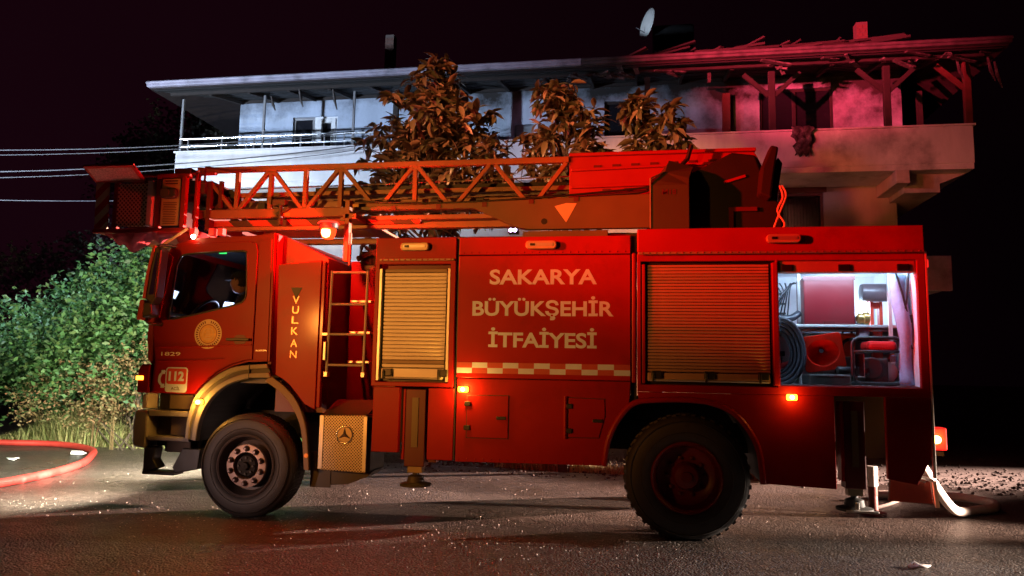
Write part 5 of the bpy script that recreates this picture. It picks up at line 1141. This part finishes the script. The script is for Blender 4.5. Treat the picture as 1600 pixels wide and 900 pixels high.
obj("engine", MB().box(2.0,2.2,7.1,7.34,1.40,1.62).lathe([(.001,-.02),(.09,-.02),(.1,0),(.1,.2)],(2.06,7.1,1.53),'Y',24), greydark, gen, bevel=.012)
obj("fuel_tank", MB().box(2.03,2.28,7.09,7.35,1.69,1.775), mat("tank_red", (.55,.02,.02), .3), gen, bevel=.03)
obj("alternator", MB().lathe([(.001,-.01),(.085,0),(.085,.2)],(2.2,7.12,1.50),'Y',24), alu, gen, smooth=True)
obj("control_panel", MB().box(1.91,1.99,7.06,7.1,1.45,1.66), chrome, gen, bevel=.006)
obj("exhaust", MB().box(2.21,2.28,7.1,7.3,1.57,1.66), chrome, gen, bevel=.02)
coil = MB()
for k in range(4):
    rr1 = .30-.035*k; coil.tube([(1.27+rr1*.72*math.cos(a), 7.10+.045*k+.02*math.sin(3*a), 1.67+rr1*math.sin(a)) for a in [R(-88+176*i/20) for i in range(21)]], .022, 8)
hc = obj("hose_coil", coil, hoseblack, None, smooth='all'); tag(hc, "shiny black hose coil at the left side of the lit locker", "hose")
cbx = obj("equipment_box", MB().box(1.535,1.985,7.28,7.62,1.932,2.38), mat("locker_red_box", (.15,.006,.010), .35, 0, .08, 4, .02, 40, .3), None, bevel=.012); tag(cbx, "large plain red box on the upper shelf of the lit locker", "equipment box")
obj("latch", MB().box(1.70,1.80,7.262,7.2795,1.90,1.96), darkred, cbx)
obj("lid_rim", MB().box(1.53,1.99,7.272,7.2795,2.35,2.385), MATS["locker_red_box"], cbx)
cyl = MB().lathe([(.001,-.005),(.08,0),(.085,.02),(.085,.24),(.08,.26),(.001,.26)],(2.08,7.42,2.245),'X',28)
cy = obj("air_cylinder", cyl, mat("cylinder_brown", (.08,.055,.06), .35, 0, .1, 6), None, smooth=True); tag(cy, "dark round-ended cylinder lying high at the locker's right", "air cylinder")
tm = MB().tube(smooth_path([(1.27,7.4,2.05),(1.33,7.35,2.18),(1.42,7.38,2.30),(1.48,7.42,2.34)],4),.010,6)
for k in range(5): tm.tube(smooth_path([(1.26+.04*k,7.5,1.96),(1.30+.03*k,7.42,2.1),(1.36+.02*k,7.4,2.22+.02*k),(1.30+.05*k,7.45,2.34)],4),.007,5)
tm.tube(smooth_path([(1.24,7.3,2.01),(1.33,7.28,1.985),(1.42,7.3,1.99),(1.50,7.35,2.04)],4),.035,8)
tw = obj("cable_bundle", tm, hoseblack, None, smooth='all'); tag(tw, "tangle of black cables hanging above the hose coil", "cables")
sk = MB(); nx, nz_ = 7, 16
for j in range(nz_+1):
    for i in range(nx+1):
        v = j/nz_; u = i/nx; sk.v.append((2.262+.098*u+.02*math.sin(v*5)*(1-u), 7.02+.04*math.sin(u*6+v*3)+.03*math.sin(v*9), 1.385+.98*v))
for j in range(nz_):
    for i in range(nx): a = j*(nx+1)+i; sk.f.append((a,a+1,a+nx+2,a+nx+1))
sh_ = obj("white_sack", sk, mat("blue_offset_sack_cloth", (.24,.34,.52), .85, 0, .1, 20, .4, 60), None, smooth='all'); tag(sh_, "long white cloth sack hanging along the locker's right wall", "sack")  # cloth colour shifted to blue to offset red light reaching it
sol = sh_.modifiers.new("thickness", 'SOLIDIFY'); sol.thickness = .03
st2 = obj("strap_loop", MB().tube(smooth_path([(2.24,6.98,2.42),(2.29,6.96,2.2),(2.32,6.96,2.05),(2.35,6.97,1.9),(2.34,6.97,1.75)],5),.010,6).tube(smooth_path([(2.36,6.98,2.42),(2.33,6.96,2.15),(2.30,6.96,2.02),(2.30,6.97,1.9),(2.36,6.97,1.7)],5),.009,6).box(2.31,2.36,6.95,6.985,1.93,2.0), black, None, smooth=True); tag(st2, "black webbing strap hanging before the white sack", "strap")
bx2 = obj("tool_case", MB().box(1.50,1.86,7.0,7.3,1.376,1.47), greydark, None, bevel=.015); tag(bx2, "flat dark tool case beneath the traffic cone", "tool case")
obj("carry_handle", MB().box(1.56,1.80,6.985,7.0,1.44,1.455), chrome, bx2)
cn2 = obj("nozzle", MB().lathe([(.02,-.12),(.045,-.10),(.045,.0),(.03,.03),(.03,.12),(.04,.13),(.04,.16)],(1.87,7.1,1.50),'X',16), black, None, smooth=True); tag(cn2, "black branch nozzle between traffic cone and generator", "nozzle")
fc = obj("fuel_can", MB().box(1.90,2.02,7.42,7.62,1.64,1.86), mat("can_orange", (.6,.08,.02), .4), None, bevel=.02); tag(fc, "small orange-red fuel can behind the traffic cone, under the shelf", "fuel can")
obj("can_handle", MB().tube([(1.92,7.5,1.86),(1.94,7.5,1.90),(2.0,7.5,1.90),(2.01,7.5,1.86)],.012,6), black, fc)
cpn = obj("hose_coupling", MB().lathe([(.03,-.06),(.05,-.05),(.05,-.01),(.06,.0),(.06,.04),(.045,.05),(.03,.05)],(2.06,7.3,1.99),'X',18), mat("brass", (.55,.36,.12), .3, .8), None, smooth=True); tag(cpn, "brass hose coupling on the shelf end near the cylinder", "coupling")
for i in range(3):
    tr_ = obj("folded_hose", MB().tube(smooth_path([(1.24,7.45+.05*i,1.42),(1.36,7.4+.05*i,1.44+.05*i),(1.50,7.42+.05*i,1.46+.06*i)],4),.03,8), [hosewhite,hoseblack,hosered][i], None, smooth='all')
    tag(tr_, ["end of a white hose lying at the locker's lower left","end of a black hose between a white and a red one","end of a red hose lying behind the black one"][i], "hose")
gv = obj("glove", MB().box(1.94,2.0,7.3,7.36,1.932,2.02).box(2.0,2.10,7.28,7.36,1.80,1.96), mat("grey_glove", (.16,.14,.16), .9), None, bevel=.02); tag(gv, "grey work glove draped over the shelf behind the generator", "glove")
a_l = bpy.data.lights.new("locker_lamp", 'AREA'); a_l.shape = 'RECTANGLE'; a_l.size = 1.0; a_l.size_y = .05; a_l.energy = 15; a_l.color = (.42,.68,1.0)
ao = bpy.data.objects.new("locker_lamp", a_l); COL.objects.link(ao); ao.location = (1.8,6.97,2.43); ao.rotation_euler = (R(35),0,0)
point("locker_back_lamp", (2.005,7.88,2.15), (.48,.72,1.0), 10, .06)

# ------------------------------------------------------------------ driver
per = empty("person", (-3.98,7.3,1.50)); tag(per, "person in a dark cap and jacket sitting in the cab looking at a tablet", "person")
def skinned(name, verts, edges, radii, m, parent, sub=2):
    me = bpy.data.meshes.new(name); b = WP[parent.name]
    me.from_pydata([tuple(Vector(v)-b) for v in verts], edges, []); me.materials.append(m)
    o_ = bpy.data.objects.new(name, me); COL.objects.link(o_); o_.parent = parent; WP[o_.name] = b.copy()
    mod = o_.modifiers.new("skin", 'SKIN'); sv = me.skin_vertices[0].data
    for i, r_ in enumerate(radii): sv[i].radius = (r_, r_) if not isinstance(r_, tuple) else r_
    sv[0].use_root = True
    s2 = o_.modifiers.new("sub", 'SUBSURF'); s2.levels = sub; s2.render_levels = sub
    me.polygons.foreach_set("use_smooth", [True]*len(me.polygons)); mod.use_smooth_shade = True
    return o_
px0, py0 = -4.06, 7.36
V = [(px0,py0,1.68),(px0-.01,py0,1.82),(px0-.05,py0,1.98),(px0-.10,py0,2.13),(px0-.15,py0,2.24),           # pelvis..neck
     (px0-.08,py0-.17,2.08),(px0-.14,py0-.22,1.90),(px0-.35,py0-.155,1.937),                                  # near arm
     (px0-.08,py0+.17,2.08),(px0-.14,py0+.24,1.90),(px0-.37,py0+.21,1.995),                                  # far arm
     (px0-.02,py0-.10,1.66),(px0-.45,py0-.13,1.70),(px0-.50,py0-.13,1.42),
     (px0-.02,py0+.10,1.66),(px0-.45,py0+.13,1.70),(px0-.50,py0+.13,1.42)]
Ed = [(0,1),(1,2),(2,3),(3,4),(3,5),(5,6),(6,7),(3,8),(8,9),(9,10),(0,11),(11,12),(12,13),(0,14),(14,15),(15,16)]
skinned("body", V, Ed, [.15,.15,.16,.13,.055,.075,.055,.038,.075,.055,.038,.09,.075,.055,.09,.075,.055], jacket, per)
def blob(name, c, rx, ry, rz, m, parent, deform=None, n=24):
    mb = MB(); rows = 16
    for i in range(rows+1):
        th = math.pi*i/rows
        for k in range(n):
            ph_ = 2*math.pi*k/n; d = Vector((math.sin(th)*math.cos(ph_), math.sin(th)*math.sin(ph_), math.cos(th)))
            p = Vector((d.x*rx, d.y*ry, d.z*rz))
            if deform: p = deform(d, p)
            mb.v.append(tuple(Vector(c)+p))
    for i in range(rows):
        for k in range(n): mb.f.append((i*n+k,i*n+(k+1)%n,(i+1)*n+(k+1)%n,(i+1)*n+k))
    return obj(name, mb, m, parent, smooth='all')
hcx, hcy, hcz = px0-.19, py0-.02, 2.345
def face(d, p):   # faces -x and down a little: brow, nose, chin
    f_ = max(0,-d.x)
    nose = math.exp(-((d.z+.10)/.14)**2-(d.y/.14)**2)*.028*f_
    eye = sum(math.exp(-((d.z-.10)/.10)**2-((d.y-s*.33)/.13)**2) for s in (-1,1))*.010*f_
    chin = math.exp(-((d.z+.75)/.25)**2-(d.y/.35)**2)*.02*f_
    mouth = math.exp(-((d.z+.42)/.05)**2-(d.y/.28)**2)*.006*f_
    p = p.copy(); p.x -= nose+chin-eye-mouth; p.y *= 1-.22*max(0,-d.z); return p
hd = blob("head", (hcx,hcy,hcz), .098,.078,.118, skin, per, face)
for s in (-1,1): blob("ear", (hcx+.012,hcy+s*.077,hcz-.005), .02,.010,.032, skin, hd, n=10)
for s in (-1,1): blob("eye", (hcx-.083,hcy+s*.03,hcz+.012), .010,.012,.008, mat("eye_dark%d" % s, (.02,.015,.015), .2), hd, n=10)
blob("hair", (hcx+.018,hcy,hcz+.015), .092,.081,.098, mat("dark_hair", (.02,.015,.012), .7), hd, n=16)
capm = mat("cap_cloth", (.02,.02,.028), .85)
blob("cap", (hcx+.005,hcy,hcz+.055), .105,.088,.075, capm, per, lambda d,p: Vector((p.x,p.y,max(p.z,-.01))))
bill = MB(); nb = 10
for k in range(nb+1):
    a = R(110+140*k/nb); bill.v += [(hcx+.09*math.cos(a),hcy+.078*math.sin(a),hcz+.05),(hcx+.09*math.cos(a)-.085*max(0,math.cos(math.pi*(k/nb-.5)))**.5,hcy+.082*math.sin(a),hcz+.03)]
for k in range(nb): bill.f.append((2*k,2*k+1,2*k+3,2*k+2))
bo_ = obj("cap_peak", bill, capm, per, smooth='all'); sl_ = bo_.modifiers.new("t",'SOLIDIFY'); sl_.thickness = .006
def hand(c, parent, s):
    c = Vector(c); Vh = [c, c+Vector((-.045,0,.0)), c+Vector((-.085,0,.0))]; Eh = [(0,1),(1,2)]; Rh = [.026,.034,.032]
    o_ = skinned("hand", Vh, Eh, [(.024,.034),(.020,.042),(.017,.042)], skin, parent, 2)
    for i,(dy,L) in enumerate(((-.032,.062),(-.011,.072),(.011,.068),(.031,.052))):
        b0 = c+Vector((-.085,dy,.0)); skinned("finger", [b0,b0+Vector((-L*.5,dy*.1,-.006)),b0+Vector((-L*.8,dy*.1,-.026)),b0+Vector((-L*.9,dy*.1,-.045))], [(0,1),(1,2),(2,3)], [.0095,.0088,.0080,.0066], skin, parent, 1)
    b0 = c+Vector((-.03,s*.035,.0)); skinned("thumb", [b0,b0+Vector((-.03,s*.022,-.006)),b0+Vector((-.058,s*.022,-.016))], [(0,1),(1,2)], [.013,.011,.008], skin, parent, 1)
hand((px0-.375,py0-.15,1.94), per, 1); hand((px0-.395,py0+.21,2.0), per, -1)

# ------------------------------------------------------------------ hoses and litter on the ground
hp = smooth_path([(-18,11.2,.05),(-14,11.3,.05),(-11.03,11.49,.05),(-10.2,11.58,.05),(-9.45,11.40,.05),(-8.71,10.89,.05),(-8.22,10.25,.05),(-7.72,9.45,.05),(-7.42,8.65,.05),(-7.30,7.95,.05),(-7.32,7.4,.05),(-7.6,6.3,.05),(-8.4,4.6,.05)],8)
ho = obj("fire_hose", MB().tube(hp, .052, 12), hosered, None, smooth='all'); tag(ho, "thick red fire hose curving in a loop over the road before the cab", "fire hose")
wp_ = smooth_path([(2.60,7.9,.80),(2.72,7.95,.62),(2.94,8.15,.34),(3.16,8.42,.14),(3.36,8.70,.06),(3.60,8.92,.05),(3.86,9.14,.05),(3.98,9.5,.05),(3.80,9.85,.05),(3.36,9.92,.05),(2.8,9.75,.05)],6)
wo = obj("suction_hose", MB().tube(wp_, .048, 12), hosewhite, None, smooth='all'); tag(wo, "white hose hanging from the truck's rear and looping on the asphalt", "hose")
cp = smooth_path([(2.30,8.7,.02),(2.42,8.78,.02),(2.62,9.0,.02),(2.88,9.35,.02),(3.15,9.85,.02),(3.2,10.1,.1)],6)
co = obj("ground_cable", MB().tube(cp,.020,8), hosewhite, None, smooth='all'); tag(co, "thin white cable curving on the ground beside the rear outrigger", "cable")
po = obj("marker_post", MB().lathe([(.045,0),(.048,.02),(.048,.17)],(2.46,8.6,.20),'Z',16), darkred, None, smooth=True)
WPp = po; tag(po, "short red and white marker post standing behind the rear outrigger", "marker post")
obj("white_sleeve", MB().lathe([(.050,.10),(.052,.11),(.052,.30),(.048,.31),(.001,.31)],(2.46,8.6,.20),'Z',16), white, po, smooth=True)
obj("post_foot", MB().lathe([(.13,0),(.13,.03),(.05,.05),(.045,.21)],(2.46,8.6,0),'Z',16), darkred, po, smooth=True)
def scrap(name, x, y, s, m, label, cat):
    mb = MB(); rg_ = random.Random(int(abs(x)*100)); n = 7
    mb.v = [(x+s*math.cos(2*math.pi*k/n)*rg_.uniform(.6,1), y+.6*s*math.sin(2*math.pi*k/n)*rg_.uniform(.6,1), .006+rg_.uniform(0,.35*s)) for k in range(n)]+[(x,y,.3*s)]
    mb.f = [(k,(k+1)%n,n) for k in range(n)]
    o_ = obj(name, mb, m, None, smooth='all'); q = o_.modifiers.new("t",'SOLIDIFY'); q.thickness = .008; tag(o_, label, cat)
scrap("paper_scrap", -9.16,9.80,.12, litterm, "crumpled white paper scrap on the road inside the red hose loop", "paper")
scrap("flat_stone", 2.12,6.31,.11, stone, "flat pale stone lying on the asphalt at the photo's lower right", "stone")
bt = obj("plastic_bottle", MB().lathe([(.001,-.13),(.035,-.12),(.038,0),(.034,.06),(.014,.10),(.014,.125),(.001,.125)],(-8.72,10.6,.04),'X',14), litterm, None, smooth=True); tag(bt, "bluish plastic bottle lying against the red hose", "bottle")
